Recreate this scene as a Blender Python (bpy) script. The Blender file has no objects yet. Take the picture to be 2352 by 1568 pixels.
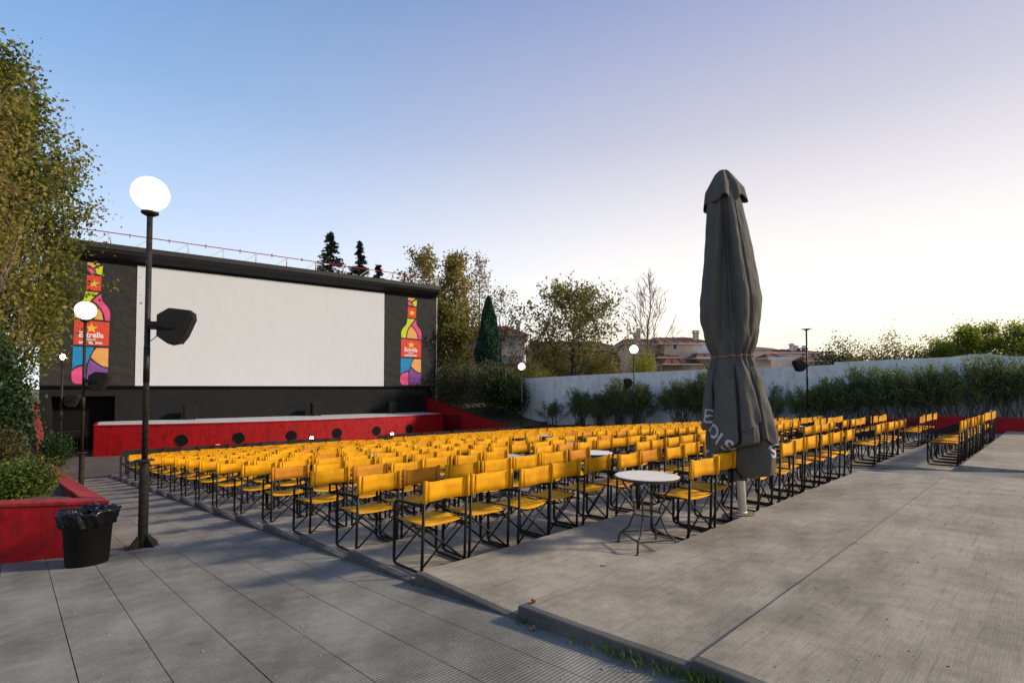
import bpy, math, random
import numpy as np
from mathutils import Vector, Matrix
from mathutils.bvhtree import BVHTree
R = math.radians
SC = bpy.context.scene
COL = SC.collection

# ------------------------------------------------------------------ camera
F = 1204.0; PITCH = R(1.8); SHIFT = 106 / F - math.tan(PITCH); CZ = 1.40
AZ = math.atan(1138 / 1204.0)
FW = (math.sin(AZ), math.cos(AZ)); RT = (math.cos(AZ), -math.sin(AZ))
cam_d = bpy.data.cameras.new('camera'); cam = bpy.data.objects.new('camera', cam_d); COL.objects.link(cam)
cam.location = (0, 0, CZ); cam.rotation_euler = (R(90) + PITCH, 0, -AZ)
cam_d.sensor_width = 36; cam_d.lens = 36 * F / 2352; cam_d.shift_y = SHIFT * F / 2352
cam_d.clip_start = 0.05; cam_d.clip_end = 3000
SC.camera = cam

# ------------------------------------------------------------------ sky, sun, exposure
SUN_AZ = Vector((0.71, -0.70, 0)).normalized(); SUN_EL = R(28)
w = bpy.data.worlds.new('World'); SC.world = w; w.use_nodes = True
nt = w.node_tree; nt.nodes.clear()
def wn(t, **k):
    n = nt.nodes.new(t)
    for a, b in k.items(): setattr(n, a, b)
    return n
out = wn('ShaderNodeOutputWorld'); bg = wn('ShaderNodeBackground'); nt.links.new(bg.outputs[0], out.inputs[0])
tc = wn('ShaderNodeTexCoord'); sep = wn('ShaderNodeSeparateXYZ'); nt.links.new(tc.outputs['Generated'], sep.inputs[0])
def wramp(stops):
    r = wn('ShaderNodeValToRGB'); e = r.color_ramp.elements
    while len(e) < len(stops): e.new(0.5)
    for el, (p, c) in zip(e, stops): el.position = p; el.color = (*c, 1)
    return r
cool = wramp([(0, (.80, .83, .88)), (.12, (.66, .745, .87)), (.28, (.40, .54, .77)), (.45, (.20, .36, .62)), (.60, (.115, .25, .50)), (1, (.07, .16, .38))])
warm = wramp([(0, (1.0, .80, .48)), (.05, (.98, .86, .66)), (.14, (.93, .88, .79)), (.25, (.78, .74, .73)), (.42, (.49, .48, .57)), (.60, (.27, .31, .49)), (1, (.12, .18, .38))])
for r in (cool, warm): nt.links.new(sep.outputs[2], r.inputs[0])
dot = wn('ShaderNodeVectorMath', operation='DOT_PRODUCT'); nt.links.new(tc.outputs['Generated'], dot.inputs[0]); dot.inputs[1].default_value = Vector((0.84, -0.54, 0)).normalized()   # the evening glow is centred a little further west than the sun's beam
mr = wn('ShaderNodeMapRange', interpolation_type='SMOOTHSTEP'); nt.links.new(dot.outputs['Value'], mr.inputs[0])
mr.inputs[1].default_value = -.62; mr.inputs[2].default_value = .62
mx = wn('ShaderNodeMix', data_type='RGBA'); nt.links.new(mr.outputs[0], mx.inputs[0]); nt.links.new(cool.outputs[0], mx.inputs[6]); nt.links.new(warm.outputs[0], mx.inputs[7])
sky = wn('ShaderNodeTexSky', sky_type='NISHITA'); sky.sun_disc = False; sky.sun_elevation = SUN_EL
sky.sun_rotation = math.atan2(SUN_AZ.x, SUN_AZ.y); sky.dust_density = 2.0
sc_ = wn('ShaderNodeVectorMath', operation='SCALE'); nt.links.new(sky.outputs[0], sc_.inputs[0]); sc_.inputs[3].default_value = .10
mx2 = wn('ShaderNodeMix', data_type='RGBA'); mx2.inputs[0].default_value = .04
nt.links.new(mx.outputs[2], mx2.inputs[6]); nt.links.new(sc_.outputs[0], mx2.inputs[7]); nt.links.new(mx2.outputs[2], bg.inputs[0])
bg.inputs[1].default_value = 1.0
sl = bpy.data.lights.new('sun', 'SUN'); sl.energy = 3.9; sl.angle = R(5.5); sl.color = (1.0, .87, .68)
so = bpy.data.objects.new('sun', sl); COL.objects.link(so)
so.rotation_euler = Vector((-SUN_AZ.x * math.cos(SUN_EL), -SUN_AZ.y * math.cos(SUN_EL), -math.sin(SUN_EL))).to_track_quat('-Z', 'Y').to_euler()
SC.view_settings.view_transform = 'Standard'; SC.view_settings.look = 'None'
SC.view_settings.exposure = 0.41; SC.view_settings.gamma = 1; SC.view_settings.use_curve_mapping = False

# ------------------------------------------------------------------ helpers
def ray(X, Y):
    a = (X - 1176) / F; b = (784 - Y) / F + SHIFT
    f = math.cos(PITCH) - b * math.sin(PITCH); z = math.sin(PITCH) + b * math.cos(PITCH)
    a /= f; z /= f
    return FW[0] + a * RT[0], FW[1] + a * RT[1], z
def at(X, Y, t):
    d = ray(X, Y); return Vector((d[0] * t, d[1] * t, CZ + d[2] * t))
S = 0.078
def gz(y): return -S * max(-3.0, min(y, 24.4))

class MB:
    def __init__(s): s.v = []; s.f = []; s.m = []
    def face(s, pts, m=0):
        b = len(s.v); s.v += [tuple(p) for p in pts]; s.f.append(tuple(range(b, b + len(pts)))); s.m.append(m)
    def box(s, x0, x1, y0, y1, z0, z1, m=0, mat=None):
        p = [Vector(q) for q in ((x0,y0,z0),(x1,y0,z0),(x1,y1,z0),(x0,y1,z0),(x0,y0,z1),(x1,y0,z1),(x1,y1,z1),(x0,y1,z1))]
        if mat: p = [mat @ q for q in p]
        s.hexa(p, m)
    def hexa(s, p, m=0):
        b = len(s.v); s.v += [tuple(q) for q in p]
        for f in ((0,3,2,1),(4,5,6,7),(0,1,5,4),(1,2,6,5),(2,3,7,6),(3,0,4,7)):
            s.f.append(tuple(b + i for i in f)); s.m.append(m)
    def tube(s, pts, r, n=8, m=0, caps=True):
        pts = [Vector(p) for p in pts]; k = len(pts)
        rs = r if isinstance(r, (list, tuple)) else [r] * k
        b = len(s.v); up = None
        for i, p in enumerate(pts):
            d = (pts[min(i + 1, k - 1)] - pts[max(i - 1, 0)])
            d = d.normalized() if d.length > 1e-9 else Vector((0, 0, 1))
            if up is None:
                up = Vector((0, 0, 1)) if abs(d.z) < .9 else Vector((1, 0, 0))
            a = (up - d * up.dot(d))
            if a.length < 1e-4: a = d.orthogonal()
            a.normalize(); c = d.cross(a); up = a
            for j in range(n):
                t = 2 * math.pi * (j + .5) / n
                s.v.append(tuple(p + (a * math.cos(t) + c * math.sin(t)) * rs[i]))
        for i in range(k - 1):
            for j in range(n):
                j2 = (j + 1) % n
                s.f.append((b+i*n+j, b+i*n+j2, b+(i+1)*n+j2, b+(i+1)*n+j)); s.m.append(m)
        if caps:
            s.f.append(tuple(b + j for j in reversed(range(n)))); s.m.append(m)
            s.f.append(tuple(b + (k-1)*n + j for j in range(n))); s.m.append(m)
    def lathe(s, prof, c=(0,0,0), n=20, m=0):
        b = len(s.v); k = len(prof)
        for r, z in prof:
            for j in range(n):
                t = 2*math.pi*j/n; s.v.append((c[0]+r*math.cos(t), c[1]+r*math.sin(t), c[2]+z))
        for i in range(k-1):
            for j in range(n):
                j2=(j+1)%n; s.f.append((b+i*n+j,b+i*n+j2,b+(i+1)*n+j2,b+(i+1)*n+j)); s.m.append(m)
        s.f.append(tuple(b+j for j in reversed(range(n)))); s.m.append(m)
        s.f.append(tuple(b+(k-1)*n+j for j in range(n))); s.m.append(m)
    def prism(s, poly, f3, d0, d1, m=0):
        """poly = 2D points, f3(a,b,d) -> 3D"""
        n = len(poly); b = len(s.v)
        for d in (d0, d1): s.v += [tuple(f3(p[0], p[1], d)) for p in poly]
        s.f.append(tuple(b + i for i in range(n))); s.m.append(m)
        s.f.append(tuple(b + n + i for i in reversed(range(n)))); s.m.append(m)
        for i in range(n):
            j = (i + 1) % n; s.f.append((b+i, b+n+i, b+n+j, b+j)); s.m.append(m)
    def mesh(s, name, mats, smooth=False, fix=True):
        me = bpy.data.meshes.new(name); me.from_pydata(s.v, [], s.f)
        for mm in (mats if isinstance(mats, (list, tuple)) else [mats]): me.materials.append(mm)
        if any(s.m): me.polygons.foreach_set('material_index', s.m)
        if fix:
            import bmesh
            bm = bmesh.new(); bm.from_mesh(me); bmesh.ops.recalc_face_normals(bm, faces=bm.faces); bm.to_mesh(me); bm.free()
        if smooth: me.polygons.foreach_set('use_smooth', [True] * len(me.polygons))
        me.update(); return me
    def build(s, name, mats, parent=None, smooth=False, fix=True, bevel=0, **props):
        return link(name, s.mesh(name, mats, smooth, fix), parent, bevel=bevel, **props)
def link(name, me, parent=None, loc=None, bevel=0, **props):
    o = bpy.data.objects.new(name, me); COL.objects.link(o)
    if parent: o.parent = parent
    if loc is not None: o.location = loc
    for k, v in props.items():
        if v: o[k] = v
    if bevel:
        bv = o.modifiers.new('bevel', 'BEVEL'); bv.width = bevel; bv.segments = 2; bv.limit_method = 'ANGLE'
    return o
def thing(name, label, cat, loc=(0,0,0), rz=0, group=None, kind=None):
    o = bpy.data.objects.new(name, None); COL.objects.link(o); o.location = loc; o.rotation_euler = (0,0,rz)
    o.empty_display_size = .2
    if kind: o['kind'] = kind
    else: o['label'] = label; o['category'] = cat
    if group: o['group'] = group
    return o
def sheet(fn, us, vs):
    m = MB(); m.v = [tuple(fn(u, v)) for v in vs for u in us]; n = len(us)
    for j in range(len(vs)-1):
        for i in range(n-1): m.f.append((j*n+i, j*n+i+1, (j+1)*n+i+1, (j+1)*n+i)); m.m.append(0)
    return m
def arc(pts, r, seg=4):
    """polyline with rounded corners"""
    pts = [Vector(p) for p in pts]; o = [pts[0]]
    for i in range(1, len(pts)-1):
        a, b, c = pts[i-1], pts[i], pts[i+1]
        d1 = (a-b).normalized(); d2 = (c-b).normalized()
        p, q = b + d1*r, b + d2*r
        for k in range(seg+1):
            t = k/seg; o.append(p*(1-t)**2 + b*2*t*(1-t) + q*t*t)
    o.append(pts[-1]); return o

# ------------------------------------------------------------------ materials
def mat(name, col, rough=.7, metal=0, var=0, scale=4, bump=0, bscale=40, spec=.2, col2=None, detail=6, emit=None, estr=0, grime=0):
    m = bpy.data.materials.new(name); m.use_nodes = True; n = m.node_tree; b = n.nodes['Principled BSDF']
    b.inputs['Roughness'].default_value = rough; b.inputs['Metallic'].default_value = metal
    b.inputs['Specular IOR Level'].default_value = spec
    b.inputs['Base Color'].default_value = (*col, 1)
    g = n.nodes.new('ShaderNodeNewGeometry')
    if var or col2:
        t = n.nodes.new('ShaderNodeTexNoise'); t.inputs['Scale'].default_value = scale; t.inputs['Detail'].default_value = detail; t.inputs['Roughness'].default_value = .62
        n.links.new(g.outputs['Position'], t.inputs['Vector'])
        r = n.nodes.new('ShaderNodeValToRGB'); r.color_ramp.elements[0].position = .32; r.color_ramp.elements[1].position = .68
        c2 = col2 or tuple(c*(1+var) for c in col)
        r.color_ramp.elements[0].color = (*[c*(1-var) for c in col], 1); r.color_ramp.elements[1].color = (*c2, 1)
        n.links.new(t.outputs[0], r.inputs[0]); n.links.new(r.outputs[0], b.inputs['Base Color'])
    if grime:
        mp = n.nodes.new('ShaderNodeMapping'); mp.inputs['Scale'].default_value = (2.6, 2.6, .32); n.links.new(g.outputs['Position'], mp.inputs[0])
        fac = []
        for src, sc, lo, hi in ((mp.outputs[0], 2.0, .34, .60), (g.outputs['Position'], 3.2, .36, .50)):
            t = n.nodes.new('ShaderNodeTexNoise'); t.inputs['Scale'].default_value = sc; t.inputs['Detail'].default_value = 9; t.inputs['Roughness'].default_value = .72
            n.links.new(src, t.inputs['Vector']); q = n.nodes.new('ShaderNodeValToRGB'); n.links.new(t.outputs[0], q.inputs[0])
            q.color_ramp.elements[0].position = lo; q.color_ramp.elements[1].position = hi
            q.color_ramp.elements[0].color = (1 - grime, 1 - grime, 1 - grime, 1); q.color_ramp.elements[1].color = (1, 1, 1, 1)
            x = n.nodes.new('ShaderNodeMix'); x.data_type = 'RGBA'; x.blend_type = 'MULTIPLY'; x.inputs[0].default_value = 1
            lk = b.inputs['Base Color'].links
            if lk: n.links.new(lk[0].from_socket, x.inputs[6])
            else: x.inputs[6].default_value = (*col, 1)
            n.links.new(q.outputs[0], x.inputs[7]); n.links.new(x.outputs[2], b.inputs['Base Color'])
    if bump:
        t = n.nodes.new('ShaderNodeTexNoise'); t.inputs['Scale'].default_value = bscale; t.inputs['Detail'].default_value = 5
        n.links.new(g.outputs['Position'], t.inputs['Vector'])
        bp = n.nodes.new('ShaderNodeBump'); bp.inputs['Strength'].default_value = min(1, bump * 1.2); bp.inputs['Distance'].default_value = .30 / bscale
        n.links.new(t.outputs[0], bp.inputs['Height']); n.links.new(bp.outputs[0], b.inputs['Normal'])
    if emit: b.inputs['Emission Color'].default_value = (*emit, 1); b.inputs['Emission Strength'].default_value = estr
    return m

def concrete(name, base, dark, light, ribs=0, scratch=0, sdir=(1, 1, 1)):
    m = bpy.data.materials.new(name); m.use_nodes = True; n = m.node_tree; L = n.links; b = n.nodes['Principled BSDF']
    b.inputs['Roughness'].default_value = .86; b.inputs['Specular IOR Level'].default_value = .35
    g = n.nodes.new('ShaderNodeNewGeometry')
    def noise(s, d=6, ro=.6, vec=None):
        t = n.nodes.new('ShaderNodeTexNoise'); t.inputs['Scale'].default_value = s; t.inputs['Detail'].default_value = d; t.inputs['Roughness'].default_value = ro
        L.new(vec or g.outputs['Position'], t.inputs['Vector']); return t.outputs[0]
    def ramp(x, a, b_, ca, cb):
        r = n.nodes.new('ShaderNodeValToRGB'); r.color_ramp.elements[0].position = a; r.color_ramp.elements[1].position = b_
        r.color_ramp.elements[0].color = (*ca, 1); r.color_ramp.elements[1].color = (*cb, 1); L.new(x, r.inputs[0]); return r.outputs[0]
    def mixc(f, a, b_, mode='MIX'):
        x = n.nodes.new('ShaderNodeMix'); x.data_type = 'RGBA'; x.blend_type = mode
        for i, q in ((0, f), (6, a), (7, b_)):
            if isinstance(q, (int, float)): x.inputs[i].default_value = q
            elif isinstance(q, tuple): x.inputs[i].default_value = (*q, 1)
            else: L.new(q, x.inputs[i])
        return x.outputs[2]
    c = ramp(noise(.8, 8, .65), .33, .68, dark, light)
    c = mixc(.5, c, base)
    # stains
    c = mixc(1.0, c, ramp(noise(2.3, 9, .75), .36, .60, (.66, .65, .64), (1, 1, 1)), 'MULTIPLY')
    c = mixc(1.0, c, ramp(noise(.55, 10, .78), .40, .56, (.70, .70, .69), (1.03, 1.03, 1.03)), 'MULTIPLY')
    # per-piece shade
    c = mixc(1.0, c, ramp(g.outputs['Random Per Island'], 0, 1, (.92, .92, .93), (1.05, 1.04, 1.03)), 'MULTIPLY')
    oi = n.nodes.new('ShaderNodeObjectInfo')
    c = mixc(1.0, c, ramp(oi.outputs['Random'], 0, 1, (.93, .93, .94), (1.04, 1.03, 1.02)), 'MULTIPLY')
    # aggregate grain and dark specks
    c = mixc(1.0, c, ramp(noise(190, 3, .7), .30, .70, (.62, .62, .62), (1.32, 1.32, 1.32)), 'MULTIPLY')
    c = mixc(1.0, c, ramp(noise(34, 4, .6), .27, .36, (.55, .54, .52), (1, 1, 1)), 'MULTIPLY')
    mp = n.nodes.new('ShaderNodeMapping'); L.new(g.outputs['Position'], mp.inputs[0]); mp.inputs['Rotation'].default_value = (0, 0, R(28)); mp.inputs['Scale'].default_value = (1.2, 26, 1)
    if scratch:
        c = mixc(1.0, c, ramp(noise(1.1, 5, .7, mp.outputs[0]), .30, .47, (.70, .70, .70), (1, 1, 1)), 'MULTIPLY')
        vo = n.nodes.new('ShaderNodeTexNoise'); vo.inputs['Scale'].default_value = 2.6; L.new(mp.outputs[0], vo.inputs['Vector']); vo.inputs['Detail'].default_value = 2
        c = mixc(1.0, c, ramp(vo.outputs[0], .215, .25, (.35, .34, .33), (1, 1, 1)), 'MULTIPLY')
    L.new(c, b.inputs['Base Color'])
    bp = n.nodes.new('ShaderNodeBump'); bp.inputs['Strength'].default_value = .6; bp.inputs['Distance'].default_value = .0026
    L.new(noise(120, 4, .7), bp.inputs['Height']); last = bp.outputs[0]
    if scratch:
        b3 = n.nodes.new('ShaderNodeBump'); b3.inputs['Strength'].default_value = .35; b3.inputs['Distance'].default_value = .01
        L.new(noise(3.5, 5, .7, mp.outputs[0]), b3.inputs['Height']); L.new(last, b3.inputs['Normal']); last = b3.outputs[0]
    if ribs:
        wv = n.nodes.new('ShaderNodeTexWave'); wv.bands_direction = 'Y'; wv.inputs['Scale'].default_value = ribs; wv.inputs['Distortion'].default_value = .5
        L.new(g.outputs['Position'], wv.inputs['Vector'])
        b2 = n.nodes.new('ShaderNodeBump'); b2.inputs['Strength'].default_value = .55; b2.inputs['Distance'].default_value = .006
        L.new(wv.outputs['Fac'], b2.inputs['Height']); L.new(last, b2.inputs['Normal']); last = b2.outputs[0]
    L.new(last, b.inputs['Normal'])
    return m

M = {}
M['slab'] = concrete('terrace_concrete', (.345, .305, .235), (.275, .24, .185), (.41, .365, .29), scratch=1)
M['path'] = concrete('path_concrete', (.25, .237, .20), (.20, .188, .16), (.29, .275, .235), ribs=12)
M['kerb'] = concrete('kerb_concrete', (.11, .105, .095), (.06, .058, .055), (.16, .15, .13))
M['dirtground'] = concrete('dark_asphalt', (.10, .09, .085), (.08, .07, .065), (.13, .12, .11))
M['joint'] = mat('joint', (.085, .082, .075), .95)
M['red'] = mat('red_paint', (.35, .006, .009), .6, grime=.32, var=.14, scale=6, bump=.5, bscale=60)
M['redtop'] = mat('red_paint_faded', (.34, .03, .03), .7, grime=.4, var=.2, scale=9, bump=.5, bscale=60)
M['stagegrey'] = mat('stage_paint', (.46, .47, .48), .55, grime=.2, var=.12, scale=3, bump=.2)
M['blackwall'] = mat('black_wall', (.011, .011, .012), .85, var=.2, scale=3, bump=.6, bscale=12)
M['banner'] = mat('banner_cloth', (.028, .027, .026), .85, var=.15, scale=2, bump=.5, bscale=3)
M['void'] = mat('dark_opening', (.004, .004, .004), .9)
M['screen'] = mat('screen_paint', (.525, .54, .565), .8, grime=.035, var=.015, scale=1.2, bump=.05)
M['fascia'] = mat('fascia_metal', (.030, .030, .031), .5, var=.1)
M['blackpaint'] = mat('black_paint', (.005, .005, .006), .42, var=.4, scale=60, bump=.15, bscale=200)
M['lampblack'] = mat('lamp_black_paint', (.007, .007, .007), .5, col2=(.035, .028, .02), scale=22, var=.2, bump=.4, bscale=90)
M['speaker'] = mat('speaker_plastic', (.010, .009, .008), .6, bump=.2, bscale=300)
M['grille'] = mat('speaker_grille', (.010, .010, .010), .8, bump=.8, bscale=500)
M['bag'] = mat('bin_bag', (.004, .004, .005), .25, spec=.3, bump=.5, bscale=25)
M['bin'] = mat('bin_plastic', (.005, .005, .005), .5, bump=.15, bscale=90)
M['glow'] = mat('lamp_glow', (.9, .9, .88), .3, spec=.5, emit=(1, .96, .90), estr=2.2)
M['bulb'] = mat('bulb_glow', (1, 1, 1), .4, emit=(1, .85, .55), estr=40)
M['bulbred'] = mat('bulb_red', (1, .1, .1), .4, emit=(1, .03, .02), estr=3)
M['white'] = mat('white_paint', (.62, .62, .62), .5, var=.08)
M['whitewall'] = mat('white_wall_render', (.70, .69, .65), .85, grime=.16, var=.12, scale=1.3, bump=.4, bscale=30)
M['umbcloth'] = mat('umbrella_cloth', (.088, .082, .071), .88, var=.10, scale=5, bump=.45, bscale=260, spec=.2)
_n = M['umbcloth'].node_tree; _b = _n.nodes['Principled BSDF']; _g = _n.nodes.new('ShaderNodeTexCoord'); _m = _n.nodes.new('ShaderNodeMapping'); _n.links.new(_g.outputs['Object'], _m.inputs[0]); _m.inputs['Scale'].default_value = (9, 9, 1.3)
_t = _n.nodes.new('ShaderNodeTexNoise'); _t.inputs['Scale'].default_value = 1.6; _t.inputs['Detail'].default_value = 5; _t.inputs['Distortion'].default_value = .8; _n.links.new(_m.outputs[0], _t.inputs['Vector'])
_p = _n.nodes.new('ShaderNodeBump'); _p.inputs['Strength'].default_value = .9; _p.inputs['Distance'].default_value = .022; _n.links.new(_t.outputs[0], _p.inputs['Height']); _n.links.new(_b.inputs['Normal'].links[0].from_socket, _p.inputs['Normal']); _n.links.new(_p.outputs[0], _b.inputs['Normal'])
M['umbprint'] = mat('umbrella_print', (.42, .42, .43), .8)
M['rope'] = mat('tie_rope', (.28, .15, .09), .8)
M['polewhite'] = mat('umbrella_pole_paint', (.66, .62, .55), .45, var=.1, scale=12, bump=.1)
M['rust'] = mat('rusty_plate', (.16, .13, .10), .8, var=.3, scale=25)
M['tabletop'] = mat('table_top_cream', (.62, .55, .48), .5, var=.05, scale=8)
M['tablegrey'] = mat('table_top_grey', (.40, .41, .42), .45, var=.08)
M['tableiron'] = mat('table_iron', (.03, .028, .024), .5, col2=(.07, .06, .045), scale=30, var=.2)
M['roof'] = mat('roof_tiles', (.15, .055, .038), .8, var=.28, scale=7, bump=.6, bscale=14)
M['beige'] = mat('beige_render', (.60, .48, .35), .9, grime=.15, var=.08, scale=1)
M['beigedark'] = mat('brown_render', (.26, .21, .14), .9, var=.1, scale=1)
M['pink'] = mat('pale_pink_render', (.66, .56, .50), .9, grime=.15, var=.06, scale=1)
M['redhouse'] = mat('red_render', (.30, .045, .030), .85, var=.1)
M['glass'] = mat('window_glass', (.05, .06, .07), .12)
M['shutter'] = mat('white_shutter', (.55, .57, .60), .6)
M['steel'] = mat('boiler_steel', (.5, .5, .52), .3, metal=.8)
M['soil'] = mat('soil', (.085, .062, .045), .95, var=.4, scale=5, bump=1.0, bscale=14)
M['field'] = mat('field_ground', (.12, .11, .07), .95, var=.3, scale=.3)
M['bark'] = mat('bark', (.13, .105, .08), .9, var=.3, scale=14, bump=.5, bscale=30)
M['barkdark'] = mat('bark_dark', (.07, .055, .042), .9, var=.3, scale=14)
for k, c in dict(orange=(.75, .36, .12), lime=(.55, .62, .03), pink=(.72, .09, .24), label=(.66, .07, .045), blue=(.02, .24, .52), purple=(.22, .08, .30), gold=(.85, .50, .06), print=(.78, .78, .76)).items():
    M['b_' + k] = mat('print_' + k, tuple(x * .85 for x in c), .8, var=.04, scale=6, bump=.3, bscale=4)

def cloth(name, c_main, c_worn, thr=.82):
    m = bpy.data.materials.new(name); m.use_nodes = True; n = m.node_tree; L = n.links; b = n.nodes['Principled BSDF']
    b.inputs['Roughness'].default_value = .8; b.inputs['Specular IOR Level'].default_value = .25
    oi = n.nodes.new('ShaderNodeObjectInfo'); r = n.nodes.new('ShaderNodeValToRGB'); L.new(oi.outputs['Random'], r.inputs[0])
    e = r.color_ramp.elements; e[0].position = 0; e[0].color = (*c_main, 1); e[1].position = thr; e[1].color = (*[x * .88 for x in c_main], 1)
    x = e.new(min(.99, thr + .02)); x.color = (*c_worn, 1)
    g = n.nodes.new('ShaderNodeNewGeometry'); t = n.nodes.new('ShaderNodeTexNoise'); t.inputs['Scale'].default_value = 7; t.inputs['Detail'].default_value = 7
    L.new(g.outputs['Position'], t.inputs['Vector'])
    r2 = n.nodes.new('ShaderNodeValToRGB'); L.new(t.outputs[0], r2.inputs[0])
    r2.color_ramp.elements[0].position = .35; r2.color_ramp.elements[0].color = (.80, .72, .70, 1); r2.color_ramp.elements[1].position = .6; r2.color_ramp.elements[1].color = (1, 1, 1, 1)
    mm = n.nodes.new('ShaderNodeMix'); mm.data_type = 'RGBA'; mm.blend_type = 'MULTIPLY'; mm.inputs[0].default_value = 1
    L.new(r.outputs[0], mm.inputs[6]); L.new(r2.outputs[0], mm.inputs[7]); L.new(mm.outputs[2], b.inputs['Base Color'])
    tr = n.nodes.new('ShaderNodeBsdfTranslucent'); L.new(mm.outputs[2], tr.inputs[0])
    ms = n.nodes.new('ShaderNodeMixShader'); ms.inputs[0].default_value = .22
    L.new(b.outputs[0], ms.inputs[1]); L.new(tr.outputs[0], ms.inputs[2]); L.new(ms.outputs[0], n.nodes['Material Output'].inputs[0])
    wv = n.nodes.new('ShaderNodeTexNoise'); wv.inputs['Scale'].default_value = 260; L.new(g.outputs['Position'], wv.inputs['Vector'])
    bp = n.nodes.new('ShaderNodeBump'); bp.inputs['Strength'].default_value = .4; bp.inputs['Distance'].default_value = .001
    L.new(wv.outputs[0], bp.inputs['Height']); L.new(bp.outputs[0], b.inputs['Normal'])
    return m
M['canvas'] = cloth('yellow_canvas', (.86, .41, .003), (.66, .27, .022), .90)
M['canvasblack'] = cloth('black_canvas', (.03, .022, .022), (.04, .03, .03))
M['canvasgrey'] = cloth('grey_canvas', (.40, .40, .40), (.40, .40, .40))
M['stitch'] = mat('canvas_seam', (.40, .17, .01), .8)

def leafmat(name, cols, trans=.35):
    m = bpy.data.materials.new(name); m.use_nodes = True; n = m.node_tree; L = n.links; b = n.nodes['Principled BSDF']
    b.inputs['Roughness'].default_value = .55; b.inputs['Specular IOR Level'].default_value = .3
    g = n.nodes.new('ShaderNodeNewGeometry'); t = n.nodes.new('ShaderNodeTexNoise'); t.inputs['Scale'].default_value = .9; t.inputs['Detail'].default_value = 3
    L.new(g.outputs['Position'], t.inputs['Vector'])
    a = n.nodes.new('ShaderNodeMath'); a.operation = 'MULTIPLY_ADD'; L.new(g.outputs['Random Per Island'], a.inputs[0]); a.inputs[1].default_value = .6
    s2 = n.nodes.new('ShaderNodeMath'); s2.operation = 'MULTIPLY_ADD'; L.new(t.outputs[0], s2.inputs[0]); s2.inputs[1].default_value = 1.4; s2.inputs[2].default_value = -.5
    L.new(s2.outputs[0], a.inputs[2])
    r = n.nodes.new('ShaderNodeValToRGB'); L.new(a.outputs[0], r.inputs[0]); e = r.color_ramp.elements
    while len(e) < len(cols): e.new(.5)
    for i, c in enumerate(cols): e[i].position = i / (len(cols) - 1); e[i].color = (*c, 1)
    L.new(r.outputs[0], b.inputs['Base Color'])
    tr = n.nodes.new('ShaderNodeBsdfTranslucent'); L.new(r.outputs[0], tr.inputs[0])
    ms = n.nodes.new('ShaderNodeMixShader'); ms.inputs[0].default_value = trans
    L.new(b.outputs[0], ms.inputs[1]); L.new(tr.outputs[0], ms.inputs[2]); L.new(ms.outputs[0], n.nodes['Material Output'].inputs[0])
    return m
L_POP = leafmat('poplar_leaves', [(.05, .065, .012), (.10, .12, .016), (.17, .165, .022), (.28, .23, .03)], .4)
L_GOLD = leafmat('autumn_leaves', [(.09, .09, .02), (.19, .165, .03), (.30, .22, .045), (.38, .26, .07)], .5)
L_PLANE = leafmat('plane_leaves', [(.07, .08, .02), (.14, .14, .03), (.22, .19, .04), (.27, .22, .07)], .5)
L_DARK = leafmat('ivy_leaves', [(.008, .022, .004), (.016, .040, .006), (.035, .066, .010)], .25)
L_BUSH = leafmat('round_bush_leaves', [(.022, .040, .006), (.06, .09, .010), (.15, .18, .02)], .3)
L_CON = leafmat('conifer_needles', [(.010, .016, .010), (.018, .028, .016), (.03, .04, .02)], .1)
L_CYP = leafmat('cypress_leaves', [(.012, .040, .022), (.02, .062, .034), (.035, .085, .045)], .1)
L_OLE = leafmat('oleander_leaves', [(.06, .09, .035), (.12, .17, .06), (.21, .24, .09)], .45)
L_BROWN = leafmat('dry_shrub_leaves', [(.05, .04, .018), (.09, .065, .03), (.10, .10, .03)], .3)
L_WILL = leafmat('willow_bush_leaves', [(.03, .04, .02), (.07, .08, .035), (.12, .115, .05)], .35)
L_YEL = leafmat('yellow_leaves', [(.12, .13, .012), (.25, .24, .02), (.36, .32, .03)], .5)
L_GRASS = leafmat('grass_blades', [(.03, .07, .008), (.07, .14, .015), (.16, .18, .03)], .4)
L_FLOWER = leafmat('pink_flowers', [(.45, .03, .06), (.6, .08, .12)], .3)

# ------------------------------------------------------------------ foliage builders
def leaves_mesh(name, C, size, mtl, rng, elong=1.0, dirs=None, wr=.32, fold=.0):
    """C (n,3) centres; rhombic leaves; one island each"""
    n = len(C)
    a = rng.normal(size=(n, 3)) if dirs is None else dirs + rng.normal(size=(n, 3)) * .35
    a /= np.linalg.norm(a, axis=1)[:, None] + 1e-9
    t = rng.normal(size=(n, 3)); b = np.cross(a, t); b /= np.linalg.norm(b, axis=1)[:, None] + 1e-9
    s = size * rng.uniform(.6, 1.25, (n, 1)); L = a * s * .5 * elong; W = b * s * wr
    nn = np.cross(a, b) * s * .12
    V = np.stack([C - L, C + W + nn, C + L, C - W + nn], 1).reshape(-1, 3)
    me = bpy.data.meshes.new(name)
    me.vertices.add(4 * n); me.vertices.foreach_set('co', V.astype(np.float32).ravel())
    me.loops.add(4 * n); me.loops.foreach_set('vertex_index', np.arange(4 * n, dtype=np.int32))
    me.polygons.add(n); me.polygons.foreach_set('loop_start', np.arange(0, 4 * n, 4, dtype=np.int32)); me.polygons.foreach_set('loop_total', np.full(n, 4, dtype=np.int32))
    me.materials.append(mtl); me.update(calc_edges=True)
    return me

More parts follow.
